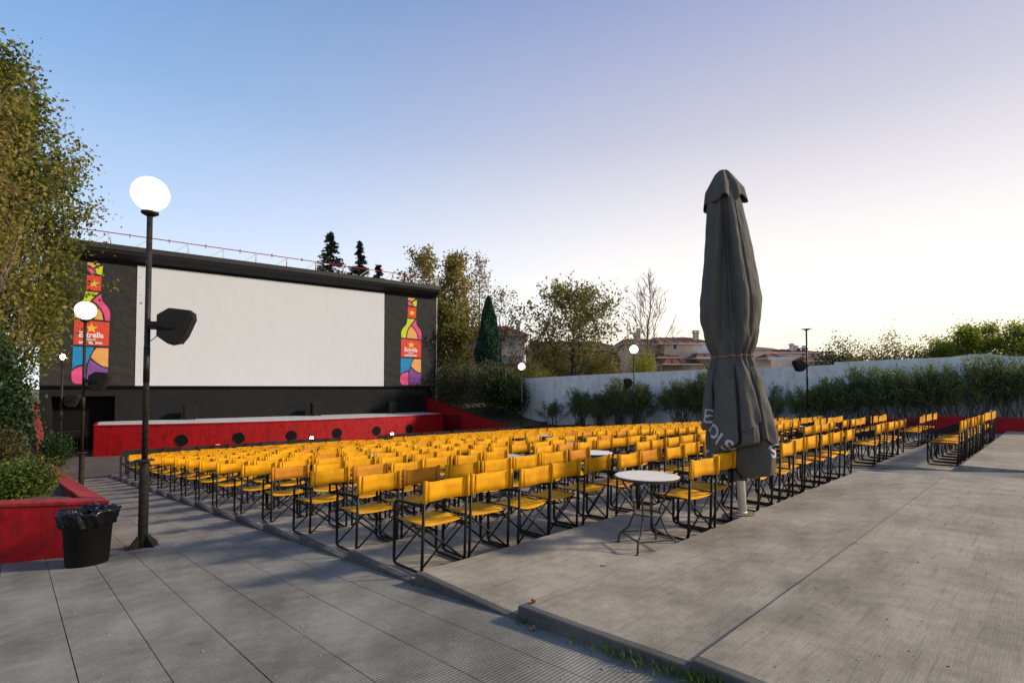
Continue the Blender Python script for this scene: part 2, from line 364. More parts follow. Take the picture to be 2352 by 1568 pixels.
def tree(name, label, base, H, prof, nl, nleaf, lsize, leafm, barkm, seed, tr=.12, first=.2, cat='tree', group=None,
         stems=1, lean=(0, 0), sigma=.35, subs=5, bare=False, rise=.35, top_thin=.012, upright=.5):
    """prof(h 0..1) -> crown radius in metres"""
    rng = np.random.default_rng(seed); rd = random.Random(seed)
    o = thing(name, label, cat, base, 0, group)
    wood = MB(); tips = []
    for s_ in range(stems):
        off = Vector((rd.uniform(-1, 1), rd.uniform(-1, 1), 0)) * (0 if stems == 1 else .25)
        sp = Vector((rd.uniform(-1, 1), rd.uniform(-1, 1), 0)) * (0 if stems == 1 else .22 * prof(.5) )
        hh = H * (1 if s_ == 0 else rd.uniform(.75, .97))
        tp = []
        for i in range(9):
            q = i / 8
            tp.append(off + sp * q * 1.6 + Vector((lean[0] * q, lean[1] * q, hh * q * .97)) + Vector((rd.uniform(-1, 1), rd.uniform(-1, 1), 0)) * .012 * H * (q > 0) * (q < 1))
        r0 = tr if s_ == 0 else tr * .6
        wood.tube(tp, [max(top_thin, r0 * (1 - i / 8) ** .85) for i in range(9)], 7)
        for i in range(nl // stems):
            h0 = first + (0.93 - first) * ((i + rd.random()) / (nl / stems))
            k = min(7, int(h0 * 8)); fr = h0 * 8 - k; p0 = tp[k].lerp(tp[k + 1], fr)
            ang = i * 2.4 + rd.uniform(-.5, .5)
            h1 = min(.995, h0 + rise * rd.uniform(.3, 1) * (1 - h0) + .02)
            rad = prof(h1) * rd.uniform(.6, 1.02)
            p3 = Vector((tp[4].x * h1 * 2 * 0 + lean[0] * h1 + sp.x * h1 * .8, lean[1] * h1 + sp.y * h1 * .8, 0)) + Vector((math.cos(ang) * rad, math.sin(ang) * rad, H * h1))
            dv = p3 - p0; pts = []
            for j in range(6):
                q = j / 5; u_ = q ** upright if False else q
                p = p0 + Vector((dv.x * u_, dv.y * u_, dv.z * (q ** 1.4)))
                if 0 < j < 5: p += Vector((rd.uniform(-1, 1), rd.uniform(-1, 1), rd.uniform(-1, 1))) * .04 * dv.length
                pts.append(p)
            lr = max(top_thin * 1.2, r0 * (1 - h0) * .45)
            wood.tube(pts, [max(top_thin * .7, lr * (1 - .8 * j / 5)) for j in range(6)], 5, caps=False)
            for j in range(subs):
                q = rd.uniform(.25, 1); kk = min(4, int(q * 5)); pp = pts[kk].lerp(pts[kk + 1], q * 5 - kk)
                ln = dv.length * rd.uniform(.18, .42); d = (dv.normalized() + Vector((rd.uniform(-1, 1), rd.uniform(-1, 1), rd.uniform(-.3, 1)))).normalized()
                pe = pp + d * ln; pm = pp.lerp(pe, .5) + Vector((0, 0, -.03 * ln))
                wood.tube([pp, pm, pe], [top_thin * .8, top_thin * .6, top_thin * .35], 4, caps=False)
                tips += [pm, pe, pp.lerp(pe, .8)]
                if bare:
                    for _ in range(3):
                        e2 = pe + (d + Vector((rd.uniform(-1, 1), rd.uniform(-1, 1), rd.uniform(-.2, 1)))).normalized() * ln * .45
                        wood.tube([pm.lerp(pe, rd.random()), e2], [top_thin * .45, top_thin * .25], 3, caps=False)
            tips.append(pts[-1])
        tips.append(tp[-1])
    wood.build('trunk', barkm, o, smooth=True, fix=False)
    if nleaf:
        T = np.array([tuple(t) for t in tips]); idx = rng.integers(0, len(T), nleaf)
        wgt = rng.random(len(T)) ** .7; pr = wgt / wgt.sum(); idx = rng.choice(len(T), nleaf, p=pr)
        C = T[idx] + rng.normal(size=(nleaf, 3)) * sigma * rng.uniform(.4, 1.2, (nleaf, 1)) * np.array([1, 1, .8])
        link('crown', leaves_mesh('crown', C, lsize, leafm, rng), o)
    return o

def conifer(name, label, base, H, r, seed, leafm=None, group=None, n=9000, droop=.25, lsize=.16, dense=False):
    rng = np.random.default_rng(seed); rd = random.Random(seed)
    o = thing(name, label, 'tree', base, 0, group); wood = MB()
    wood.tube([(0, 0, 0), (0, 0, H * .5), (0, 0, H)], [H * .018, H * .011, .015], 6)
    C = []; D = []
    nb = int(H * 14)
    for i in range(nb):
        q = (i + rd.random()) / nb; h = H * (.04 + .95 * q); a = rd.uniform(0, 6.283); L = r * (1 - q) ** .8 * rd.uniform(.55, 1.15) + .08
        if rd.random() < .10 and not dense: L *= .4
        e = Vector((math.cos(a) * L, math.sin(a) * L, (-droop * L + .12 * L * rd.random())))
        wood.tube([(0, 0, h), (e.x, e.y, h + e.z)], [.02, .008], 3, caps=False)
        k = max(4, int(n / nb * (.3 + L / r)))
        t = rng.uniform(.08, 1.08, k)[:, None]
        c = np.array([[0, 0, h]]) + t * np.array([tuple(e)]) + rng.normal(size=(k, 3)) * np.array([.09, .09, .06]) * (1 + L * .35)
        C.append(c); D.append(np.tile(np.array([[e.x / L, e.y / L, -.3]]), (k, 1)))
    wood.build('trunk', M['barkdark'], o, fix=False)
    C = np.concatenate(C); D = np.concatenate(D)
    link('crown', leaves_mesh('crown', C, lsize, leafm or L_CON, rng, 1.2, D), o)
    return o

def cypress(name, label, base, H, r, seed, n=16000):
    rng = np.random.default_rng(seed); o = thing(name, label, 'tree', base)
    m = MB(); m.tube([(0, 0, 0), (0, 0, H * .6), (.05, 0, H * .98)], [.14, .08, .01], 6); m.build('trunk', M['barkdark'], o, fix=False)
    q = rng.random(n) ** .85; a = rng.uniform(0, 6.283, n)
    lump = 1 + .16 * np.sin(a * 3 + q * 14) + .12 * np.sin(a * 5 - q * 23)
    rad = r * np.minimum(1, (q + .03) / .16) * (1 - q) ** .62 * 1.15 * lump * (rng.random(n) ** .25)
    C = np.stack([rad * np.cos(a), rad * np.sin(a), .2 + q * (H - .1)], 1)
    D = np.stack([np.cos(a) * .4, np.sin(a) * .4, np.ones(n)], 1)
    link('crown', leaves_mesh('crown', C, .17, L_CYP, rng, 1.3, D), o)
    return o

def bush(name, label, base, rx, ry, rz, seed, leafm, n, lsize, lumps=9, group=None, cat='bush', spiky=0):
    """rounded leafy bush made of overlapping leafy clumps round short stems"""
    rng = np.random.default_rng(seed); rd = random.Random(seed); o = thing(name, label, cat, base, 0, group)
    m = MB(); P = []; D = []
    cs = []
    for i in range(lumps):
        a = rd.uniform(0, 6.283); e = rd.uniform(.15, 1.0); k = rd.uniform(.35, .72)
        cs.append((math.cos(a) * rx * k * math.cos(e * .9), math.sin(a) * ry * k * math.cos(e * .9), rz * (.35 + .62 * k * math.sin(e * 1.3) * 1.3), rd.uniform(.35, .6)))
        m.tube([(0, 0, 0), (cs[-1][0] * .5, cs[-1][1] * .5, cs[-1][2] * .5), cs[-1][:3]], [.03, .02, .006], 5, caps=False)
    cs.append((0, 0, rz * .45, .75))
    m.build('stem', M['barkdark'], o, fix=False)
    wt = np.array([c[3] ** 2 for c in cs]); idx = rng.choice(len(cs), n, p=wt / wt.sum())
    K = np.array(cs)[idx]; d = rng.normal(size=(n, 3)); d /= np.linalg.norm(d, axis=1)[:, None]
    rr = (rng.random((n, 1)) ** .35) * (1 + .12 * rng.normal(size=(n, 1)))
    C = K[:, :3] + d * rr * K[:, 3:4] * np.array([rx, ry, rz * .85]); C[:, 2] = np.abs(C[:, 2] - .02) + .02
    link('foliage', leaves_mesh('foliage', C, lsize, leafm, rng, dirs=d + np.array([0, 0, .5]) if spiky else None, elong=1.3 if spiky else 1), o)
    return o

def oleander(label, base, wd, H, seed, n_st=26, leaf=.15, per=110, group=None, mtl=None, flower=False, name='oleander_shrub', depth=.5):
    rng = np.random.default_rng(seed); rd = random.Random(seed); o = thing(name, label, 'shrub', base, 0, group)
    m = MB(); C = []; D = []; FC = []
    for i in range(n_st):
        bx = rd.uniform(-.35, .35) * wd * .6; by = rd.uniform(-.12, .12)
        a = rd.uniform(-1, 1); ex = (bx + a * wd * .5); ex = max(-wd * .55, min(wd * .55, ex)); ey = rd.uniform(-depth, depth) ; h = H * (1 - .35 * abs(ex / (wd * .55)) ** 2) * rd.uniform(.62, 1.04)
        pts = [Vector((by, bx, 0)), Vector((by * .6 + ey * .3, bx * .7 + ex * .3, h * .4)), Vector((ey * .7, ex * .75, h * .75)), Vector((ey, ex, h))]
        m.tube(pts, [.014, .011, .008, .004], 4, caps=False)
        for (p, dr, L) in [(pts, 1, 1)]:
            k = per; q = rng.uniform(.32, 1.0, k) ** .75 * 3
            q = np.minimum(q, 2.999); s_ = q.astype(int); f = (q - s_)[:, None]
            A = np.array([tuple(x) for x in pts]); c = A[s_] * (1 - f) + A[s_ + 1] * f
            up = (A[s_ + 1] - A[s_]); up /= np.linalg.norm(up, axis=1)[:, None]
            rdir = rng.normal(size=(k, 3)); d = up * .9 + rdir * .55; d /= np.linalg.norm(d, axis=1)[:, None]
            side = rng.normal(size=(k, 3)) * .075
            C.append(c + d * leaf * .45 + side); D.append(d)
        if flower and rd.random() < .4:
            FC.append(np.array([tuple(pts[3])]) + rng.normal(size=(14, 3)) * .05)
    m.build('stem', M['barkdark'], o, fix=False)
    C = np.concatenate(C); D = np.concatenate(D); C[:, 2] = np.maximum(C[:, 2], .05)
    link('foliage', leaves_mesh('foliage', C, leaf, mtl or L_OLE, rng, 1.15, D, wr=.09), o)
    if FC: link('flower', leaves_mesh('flower', np.concatenate(FC), .06, L_FLOWER, rng), o)
    return o

# ------------------------------------------------------------------ ground setting
m = MB(); m.face([(-1500, -1500, -2.45), (1500, -1500, -2.45), (1500, 1500, -2.45), (-1500, 1500, -2.45)])
m.build('ground', M['field'], kind='structure')

X0, XA, XB, XR = 2.62, 11.25, 12.45, 23.4     # path edge, cross aisle, end of terraces
def yk(k): return 1.36 + 1.285 * (k - 1)
def th(k): return R(5.0) * max(0, k - 3) / 15.0
def ly(k, x): return yk(k) - math.tan(th(k)) * (x - X0)
KMAX = 18
# joint bed under the ramp slabs
def strip_mesh(x0, x1, ys, dz, th_=.25):
    m = MB()
    for a, b in zip(ys[:-1], ys[1:]):
        m.hexa([(x0, a, gz(a) - th_ + dz), (x1, a, gz(a) - th_ + dz), (x1, b, gz(b) - th_ + dz), (x0, b, gz(b) - th_ + dz),
                (x0, a, gz(a) + dz), (x1, a, gz(a) + dz), (x1, b, gz(b) + dz), (x0, b, gz(b) + dz)])
    return m
path = thing('path', None, None, kind='structure')
strip_mesh(-6, X0 - .01, [-14, -3, 24.4], -.012).build('joint_bed', M['joint'], path)
rd = random.Random(5)
EDGES = [X0 - .005 - .3857 * i for i in range(0, 22)]
nslab = 0; far = MB()
for i in range(21):
    x1 = EDGES[i]; x0 = EDGES[i + 1]
    ys = [-14.0, -3.0, .2]; y = .2 + rd.uniform(0, 1.1)
    while y < 24.3: ys.append(y); y += rd.uniform(1.5, 2.1)
    ys.append(24.4)
    for a, b in zip(ys[:-1], ys[1:]):
        if x1 < .9 and a > 9.2: continue
        m = MB(); g = .003; gy = .0009; j = rd.uniform(-.0008, .0012)
        m.hexa([(x0+g, a+gy, gz(a)-.1), (x1-g, a+gy, gz(a)-.1), (x1-g, b-gy, gz(b)-.1), (x0+g, b-gy, gz(b)-.1),
                (x0+g, a+gy, gz(a)+j), (x1-g, a+gy, gz(a)+j), (x1-g, b-gy, gz(b)+j), (x0+g, b-gy, gz(b)+j)])
        if x0 > -1.6 and b > .3 and nslab < 290:
            m.build('paving_slab', M['path'], path); nslab += 1
        else:
            far.v, far.f, far.m = far.v + m.v, far.f + [tuple(q + len(far.v) for q in f) for f in m.f], far.m + m.m
far.build('outer_paving', M['path'], path, kind='stuff')

terr = thing('seating_terraces', None, None, kind='structure')
def slab(k, xa, xb, name='terrace_step'):
    z = -S * yk(k) if k > 0 else 0.0
    ya = [(-14 if k == 0 else ly(k, x)) for x in (xa, xb)]; yb = [ly(k + 1, x) if k < KMAX else ly(k, x) + 1.25 for x in (xa, xb)]
    m = MB(); zb = z - .45
    m.hexa([(xa, ya[0], zb), (xb, ya[1], zb), (xb, yb[1], zb), (xa, yb[0], zb), (xa, ya[0], z), (xb, ya[1], z), (xb, yb[1], z), (xa, yb[0], z)])
    return m.build(name, M['slab'], terr, bevel=.008)
for k in range(0, KMAX + 1):
    slab(k, X0, XA - .004); slab(k, XB + .004, XR)
    # dark side kerb along the ramp
    z = -S * yk(k) if k > 0 else 0.0
    a = -3 if k == 0 else yk(k) + .0; b = yk(k + 1) if k < KMAX else yk(k) + 1.25
    m = MB(); m.hexa([(X0-.075, a, z-.5), (X0-.003, a, z-.5), (X0-.003, b, z-.5), (X0-.075, b, z-.5), (X0-.068, a, z+.004 + (.062 if k == 1 else 0)), (X0-.003, a, z+.004 + (.062 if k == 1 else 0)), (X0-.003, b, z+.004), (X0-.068, b, z+.004)])
    if k > 0: m.build('kerb', M['kerb'], terr, bevel=.012)
    else:
        m = MB(); m.hexa([(X0-.075, .05, z-.5), (X0-.003, .05, z-.5), (X0-.003, b, z-.5), (X0-.075, b, z-.5), (X0-.068, .05, z+.004), (X0-.003, .05, z+.004), (X0-.003, b, z+.004), (X0-.068, b, z+.004)]); m.build('kerb', M['kerb'], terr, bevel=.012)
# added sloping fill on the second terrace, put in to narrow the step's shadow
m = MB(); z1 = -S * yk(1); y1 = yk(1)
def add_fill(xa, xb, ha, hb):
    m.hexa([(xa, y1 + .002, z1 - .01), (xb, y1 + .002, z1 - .01), (xb, y1 + 1.15, z1 - .01), (xa, y1 + 1.15, z1 - .01), (xa, y1 + .002, ha), (xb, y1 + .002, hb), (xb, y1 + 1.15, z1 + .002), (xa, y1 + 1.15, z1 + .002)])
add_fill(X0 - .002, X0 + 3.2, -.042, -.013); add_fill(X0 + 3.2, XA - .6, -.013, -.013); add_fill(XA - .6, XA - .01, -.013, z1 + .003)
m.build('added_step_fill', M['slab'], terr)
# cross aisle ramp
ra = MB()
zs = lambda k: -S * yk(k) if k > 0 else 0
pr = [(-14, -14, .004), (.05, .05, .004)] + [(ly(k, XA), ly(k, XB), -S * yk(k)) for k in range(1, KMAX + 2)]
for (a0, a1, za), (b0, b1, zb) in zip(pr[:-1], pr[1:]):
    ra.hexa([(XA, a0, za-.4), (XB, a1, za-.4), (XB, b1, zb-.4), (XA, b0, zb-.4), (XA, a0, za), (XB, a1, za), (XB, b1, zb), (XA, b0, zb)])
ra.build('aisle_ramp', M['path'], None, kind='structure')
# flat forecourt before the stage
m = MB(); m.box(.9, 23.4, 22.5, 42, -2.3, -1.90); m.build('forecourt', M['dirtground'], kind='structure')
m = MB(); m.box(-10, 40, -14, 50, -2.6, -2.30); m.build('subsoil', M['soil'], kind='structure')
# strip between the terraces and the right-hand planter
m = MB(); m.hexa([(XR+.002, -14, -1.2), (40, -14, -1.2), (40, .9, -1.2), (XR+.002, .9, -1.2), (XR+.002, -14, -.004), (40, -14, -.004), (40, .9, -.1), (XR+.002, .9, -.1)])
m.build('forecourt_edge', M['slab'], kind='structure')

# ------------------------------------------------------------------ red planter and side walls (left)
def wall_path(name, label, pts, thick, mats, zlow, side=1, cat='wall'):
    """pts: (x,y,ztop); a wall of given thickness to one side, with an overhanging flat cap"""
    t = thing(name, label, cat); body = MB(); cap = MB()
    n = len(pts); P = [Vector(p) for p in pts]; off = []
    for i in range(n):
        ds = []
        if i > 0: ds.append((P[i]-P[i-1]).xy.normalized())
        if i < n-1: ds.append((P[i+1]-P[i]).xy.normalized())
        nn = sum((Vector((-d.y, d.x)) for d in ds), Vector((0, 0)))/len(ds); nn = nn / nn.length_squared
        off.append(Vector((nn.x, nn.y, 0)) * thick * side)
    for i in range(n-1):
        a, b = P[i], P[i+1]; a2, b2 = a+off[i], b+off[i+1]
        lo = lambda p: Vector((p.x, p.y, zlow))
        dn = Vector((0, 0, -.05))
        body.hexa([lo(a), lo(b), lo(b2), lo(a2), a+dn, b+dn, b2+dn, a2+dn])
        e = .012 * side; ea = off[i]/thick*(-.012)*1; eb = off[i+1]/thick*(-.012)
        dn2 = Vector((0, 0, -.048))
        cap.hexa([a+ea+dn2, b+eb+dn2, b2-eb+dn2, a2-ea+dn2, a+ea, b+eb, b2-eb, a2-ea])
    body.build('wall_body', mats[0], t); cap.build('coping', mats[1], t, bevel=.01)
    return t
# corner at (.85,8.1); front face runs left, side runs down the ramp
wall_path('planter_wall', 'low red painted planter wall beside the ramp, behind the black bin',
          [(-4.0, 11.2, .05), (.85, 8.13, .02), (.83, 13.6, -.40), (.80, 22.7, -.98), (.80, 24.6, -.75), (.78, 34.6, .70)], .22, (M['red'], M['redtop']), -2.2)
bed = sheet(lambda x, y: (x, y, (-.10 if y < 9 else -.12 - .075 * (y - 9) if y < 23 else -1.15 + .13 * (y - 23)) + (0.62 - x) * .07 + .06 * math.sin(x * 3 + y * 2)),
            [.62 - .5 * i for i in range(0, 50)], [8.4 + i * .8 for i in range(36)])
# keep the bed behind the slanted front wall
bed.v = [(x, max(y, 8.36 + (0.62 - x) * .64), z) for x, y, z in bed.v]
bed.build('planter_soil', M['soil'], smooth=True, kind='structure')

# ------------------------------------------------------------------ stage + screen building
TH = R(7); SO = Vector((2.74, 32.1, 0))
ax = Vector((math.cos(TH), -math.sin(TH), 0)); ay = Vector((math.sin(TH), math.cos(TH), 0))
def SW(u, v, z): return SO + ax * u + ay * v + Vector((0, 0, z))
st = thing('stage', 'low red fronted stage with grey top and round black openings below the screen', 'stage', SO, -TH)
def sv(u, e=0): return -1.9 * (1 - ((u - 9.5) / 9.5) ** 2) + e      # the front bows gently towards the seats
NU = [19.0 * i / 36 for i in range(37)]
def plan(a, b, e, back): return [(a + (b - a) * q / 19.0, sv(a + (b - a) * q / 19.0, e)) for q in NU] + [(b, back), (a, back)]
m = MB(); m.prism(plan(0, 19, .03, 3.0), lambda a, b, d: (a, b, d), -1.9, -.46); m.build('front_wall', M['red'], st)
m = MB(); m.prism(plan(-.02, 19.02, 0, 3.05), lambda a, b, d: (a, b, d), -.46, -.40); m.build('stage_edge', M['red'], st)
m = MB(); m.prism(plan(.12, 18.88, .14, 3.0), lambda a, b, d: (a, b, d), -.399, -.393); m.build('deck', M['stagegrey'], st)
for u in (3.5, 6.0, 8.55, 11.05, 13.55, 15.95):
    zc = -1.27 + .06 * (1 - ((u - 9.5) / 9.5) ** 2)
    m = MB(); m.prism([(u + .27 * math.cos(i * math.pi / 16), zc + .27 * math.sin(i * math.pi / 16)) for i in range(32)], lambda a, b, d: (a, sv(a, d), b), .018, .05)
    m.build('round_opening', M['void'], st)
    m = MB(); ring = [(u + .278 * math.cos(i * math.pi / 12), sv(u + .278 * math.cos(i * math.pi / 12), .016), zc + .278 * math.sin(i * math.pi / 12)) for i in range(25)]; m.tube(ring, .012, 5, caps=False)
    m.build('opening_rim', M['blackpaint'], st)

sb = thing('screen_building', 'open-air cinema screen wall, black with a wide white screen and canopy', 'cinema screen', SO, -TH)
V0 = 3.0
m = MB(); m.box(-2.3, 20.0, V0, V0 + 1.3, 1.46, 8.55); m.box(.75, 20.0, V0 + .12, V0 + 1.3, -1.9, 1.46); m.box(-2.3, -1.85, V0 + .12, V0 + 1.3, -1.9, 1.46); m.box(-1.85, .75, V0 + .12, V0 + 1.3, .95, 1.46)
m.build('wall', M['blackwall'], sb)
m = MB(); m.box(-1.85, .75, V0 + 1.0, V0 + 1.25, -1.9, .95); m.build('doorway', M['void'], sb)
m = MB(); m.box(-2.32, 20.02, V0 - .05, V0 - .001, 1.44, 1.50); m.build('ledge', M['blackpaint'], sb)
m = MB(); m.box(1.60, 15.85, V0 - .06, V0 - .002, 1.505, 8.07); m.build('projection_screen', M['screen'], sb)
def bannerfn(u0, u1, z0, z1, sd):
    r = random.Random(sd); ph = [r.uniform(0, 6) for _ in range(5)]
    def f(a, b):
        fr = max(0, 1 - (b - z0) / 2.2)
        return (a, V0 - .045 - .02 * math.sin(a * 2.2 + ph[0]) * fr - .035 * fr * math.sin(b * 5 + a * 1.1 + ph[1]) ** 2, b)
    return f
BN = {}
for key, (u0, u1, sd) in dict(l=(-2.28, 1.57, 1), r=(15.88, 19.97, 2)).items():
    f = bannerfn(u0, u1, 1.52, 8.0, sd); BN[key] = f
    sheet(f, np.linspace(u0, u1, 40), np.linspace(1.52, 8.0, 50)).build('banner', M['banner'], sb, smooth=True)
m = MB(); m.prism([(2.3, 8.92), (2.3, 8.66), (2.38, 8.52), (2.6, 8.36), (2.85, 8.24), (V0 + .05, 8.20), (V0 + 1.45, 8.2), (V0 + 1.45, 8.98)], lambda a, b, d: (d, a, b), -2.2, 19.95)
m.build('canopy', M['fascia'], sb)
m = MB(); m.box(-2.22, 19.97, 2.265, 2.299, 8.68, 8.95); m.build('fascia', M['fascia'], sb)
# roof rail
rail = MB(); rail.tube([(-2.1, 2.6, 9.62), (8, 2.6, 9.58), (19.9, 2.6, 9.52)], .026, 6); rail.build('roof_rail', M['redtop'], sb)
for i in range(12):
    u = .35 + i * 1.78
    m = MB(); m.tube([(u, 2.6, 9.58), (u, 2.6, 8.93)], .026, 5); m.tube([(u, 2.6, 9.56), (u + .1, 3.3, 8.97)], .034, 5); m.tube([(u, 2.6, 9.56), (u - .75, 2.7, 8.94)], .02, 5)
    m.build('rail_strut', M['white'], sb)
    m = MB(); m.box(u - .92, u - .88, 2.55, 2.65, 9.48, 9.68); m.build('rail_clip', M['redtop'], sb)
m = MB(); m.tube([(20.04, V0, -1.6), (20.04, V0, 8.2)], .035, 6); m.build('drainpipe', M['white'], sb)
m = MB(); m.box(17.6, 18.9, V0 + .08, V0 + .119, -.39, .85); m.build('door', M['blackpaint'], sb)

# printed bottle (flat print following the banner cloth)
SEG = [('orange', [(218,150),(228,141),(322,141),(332,150),(300,168),(272,195),(245,178),(218,175)]),
 ('lime', [(357,163),(352,200),(354,225),(345,265),(305,258),(300,232),(287,210),(318,180)]),
 ('pink', [(220,192),(250,200),(275,222),(295,257),(222,257)]),
 ('label', [(218,280),(347,283),(344,447),(214,443)]),
 ('lime', [(210,462),(325,463),(285,508),(250,555),(220,612),(198,680),(187,757),(120,752),(118,680),(128,640),(160,592),(190,560),(205,520)]),
 ('pink', [(346,475),(350,535),(370,570),(405,610),(425,650),(432,690),(430,768),(388,765),(378,700),(350,640),(315,592),(275,557),(312,508)]),
 ('orange', [(262,572),(300,600),(335,645),(358,690),(370,762),(205,757),(214,680),(235,618)]),
 ('label', [(120,772),(428,787),(425,1048),(117,1043)]),
 ('blue', [(115,1065),(297,1067),(270,1120),(250,1175),(237,1245),(195,1252),(150,1272),(113,1305)]),
 ('orange', [(318,1072),(424,1072),(424,1283),(380,1272),(330,1240),(270,1182),(290,1120)]),
 ('purple', [(262,1205),(310,1250),(370,1284),(424,1300),(424,1440),(418,1458),(400,1467),(250,1467),(240,1410),(238,1350),(245,1270)]),
 ('pink', [(227,1270),(220,1350),(222,1400),(232,1467),(150,1467),(125,1455),(110,1425),(107,1340),(130,1308),(170,1285)])]
def star(cx, cy, r): return [(cx + (r if i % 2 == 0 else r * .42) * math.sin(i * math.pi / 5), cy - (r if i % 2 == 0 else r * .42) * math.cos(i * math.pi / 5)) for i in range(10)]
def text_polys(s, size, bold=0, shear=0, sx=1):
    c = bpy.data.curves.new('t', 'FONT'); c.body = s; c.size = size; c.offset = bold; c.shear = shear; c.align_x = 'CENTER'; c.resolution_u = 3
    ob = bpy.data.objects.new('t', c); COL.objects.link(ob); dg = bpy.context.evaluated_depsgraph_get()
    me = bpy.data.meshes.new_from_object(ob.evaluated_get(dg)); bpy.data.objects.remove(ob)
    v = [(p.co.x * sx, p.co.y) for p in me.vertices]; f = [tuple(p.vertices) for p in me.polygons]; bpy.data.meshes.remove(me); return v, f
def flat_print(verts, faces, fn, mtl, parent, name, lift):
    import bmesh
    bm = bmesh.new(); vs = [bm.verts.new((a, 0, b)) for a, b in verts]
    for f in faces:
        try: bm.faces.new([vs[i] for i in f])
        except ValueError: pass
    bmesh.ops.triangulate(bm, faces=bm.faces); bmesh.ops.subdivide_edges(bm, edges=[e for e in bm.edges if e.calc_length() > .25], cuts=3, use_grid_fill=True)
    for v in bm.verts:
        p = fn(v.co.x, v.co.z); v.co = (p[0], p[1] - lift, p[2])
    bmesh.ops.recalc_face_normals(bm, faces=bm.faces)
    me = bpy.data.meshes.new(name); bm.to_mesh(me); bm.free(); me.materials.append(mtl); return link(name, me, parent)
for key, ub in dict(l=-.30, r=17.93).items():
    SCL = 6.36 / 1327
    cv = lambda p: (ub + (p[0] - 270) * SCL * (1.08 if key == 'r' else .98), 1.60 + (1467 - p[1]) * SCL)
    for cname, poly in SEG:
        q = [cv(p) for p in poly]; flat_print(q, [tuple(range(len(q)))], BN[key], M['b_' + cname], sb, 'bottle_print', .010)
    for (cx, cy, r) in ((281, 368, 50), (270, 860, 58)):
        q = [cv(p) for p in star(cx, cy, r)]; c0 = cv((cx, cy)); flat_print(q + [c0], [(i, (i + 1) % 10, 10) for i in range(10)], BN[key], M['b_gold'], sb, 'star_print', .016)
    for s, cx, cy, size, bold, sx in (('Estrella', 268, 960, 84, 2.2, .86), ('Damm', 268, 992, 30, .8, 1), ('BARCELONA', 265, 1030, 34, 1.6, 1.02)):
        v, f = text_polys(s, size * SCL, bold * SCL, 0, sx); c0 = cv((cx, cy))
        flat_print([(a + c0[0], b + c0[1]) for a, b in v], f, BN[key], M['b_print'], sb, 'lettering', .020)

# stage speakers
for i, (u, v, w_, lab) in enumerate(((4.15, 2.35, .62, 'black loudspeaker on the stage deck, nearest the left lamp posts'), (11.05, 2.3, .62, 'black loudspeaker at the middle of the stage below the screen'), (16.2, 2.35, .6, 'black loudspeaker on the stage deck towards the right banner'))):
    t = thing('stage_speaker', lab, 'loudspeaker', SW(u, v, -.392), -TH, 'loudspeakers on the stage')
    m = MB(); m.box(-w_/2, w_/2, -.25, .25, .05, .82); m.build('cabinet', M['speaker'], t, bevel=.02)
    m = MB(); m.box(-w_/2+.04, w_/2-.04, -.262, -.251, .10, .78); m.build('grille', M['grille'], t)
    for sx in (-.2, .2):
        m = MB(); m.box(sx-.03, sx+.03, -.2, .2, 0, .05); m.build('foot', M['blackpaint'], t)
# sloping red walls right of the stage
t = thing('sloping_wall', 'dark red retaining wall sloping down from the screen towards the seats, right side', 'wall')
m = MB(); X = 22.3
prof = [(23.0, -2.3), (23.0, -1.15), (24.2, -1.0), (29.6, -.05), (31.2, .42), (33.8, .78), (33.8, -2.3)]
m.prism(prof, lambda a, b, d: (d, a, b), X, X + .25); m.build('wall_body', M['red'], t)
m = MB(); m.tube([(X - .0, 31.2, -1.9), (X - .0, 31.2, .38)], .05, 6); m.build('pier', M['red'], t)
def railing(name, label, p0, p1, z0, h, nb):
    t = thing(name, label, 'railing', (p0[0], p0[1], z0)); d = Vector((p1[0]-p0[0], p1[1]-p0[1], 0))
    m = MB(); m.tube([(0,0,h), (d.x,d.y,h)], .022, 6); m.build('top_rail', M['blackpaint'], t)
    m = MB(); m.tube([(0,0,.08), (d.x,d.y,.08)], .018, 6); m.build('bottom_rail', M['blackpaint'], t)
    for i in range(nb + 1):
        q = i / nb; m = MB(); m.tube([(d.x*q, d.y*q, 0), (d.x*q, d.y*q, h)], .024 if i in (0, nb) else .010, 5); m.build('post' if i in (0, nb) else 'bar', M['blackpaint'], t)
railing('railing_gate', 'black metal railing between the stage end and the sloping red wall', SW(19.06, .6, 0), (22.2, 28.7), -1.9, 1.35, 18)
railing('railing_gate', 'black metal railing across the dark doorway left of the stage', (1.0, 31.5), SW(-.15, .3, 0), -1.9, 1.25, 14)
# right bank of soil
bk = sheet(lambda x, y: (x, y, min(2.2, (-1.2 + .19 * max(0, y - 24.0)) + (x - 22.5) * .10 + .06 * math.sin(x * 2.2 + y * 1.7)) if y < 36 else 1.1 + (x - 22.5) * .08), np.linspace(22.56, 44, 30), np.linspace(23.5, 50, 34))
bk.build('soil_bank', M['soil'], smooth=True, kind='structure')
# planter bed between red wall and white wall
m = MB(); m.box(23.7, 25.49, -4, 23.49, -2.2, -.3); bedr = m
m = sheet(lambda x, y: (x, y, .32 - .058 * max(0, y) + .03 * math.sin(y * 3)), [23.69, 24.5, 25.49], [-6 + i * .8 for i in range(38)]); m.build('planter_bed', M['soil'], smooth=True, kind='structure')
wall_path('planter_wall', 'low red planter wall at the foot of the oleanders, far right side', [(XR + .02, 24.2, -1.15), (XR + .02, 7, -.02), (XR + .02, 3, .42), (XR + .02, -8, .50)], .25, (M['red'], M['redtop']), -2.2)

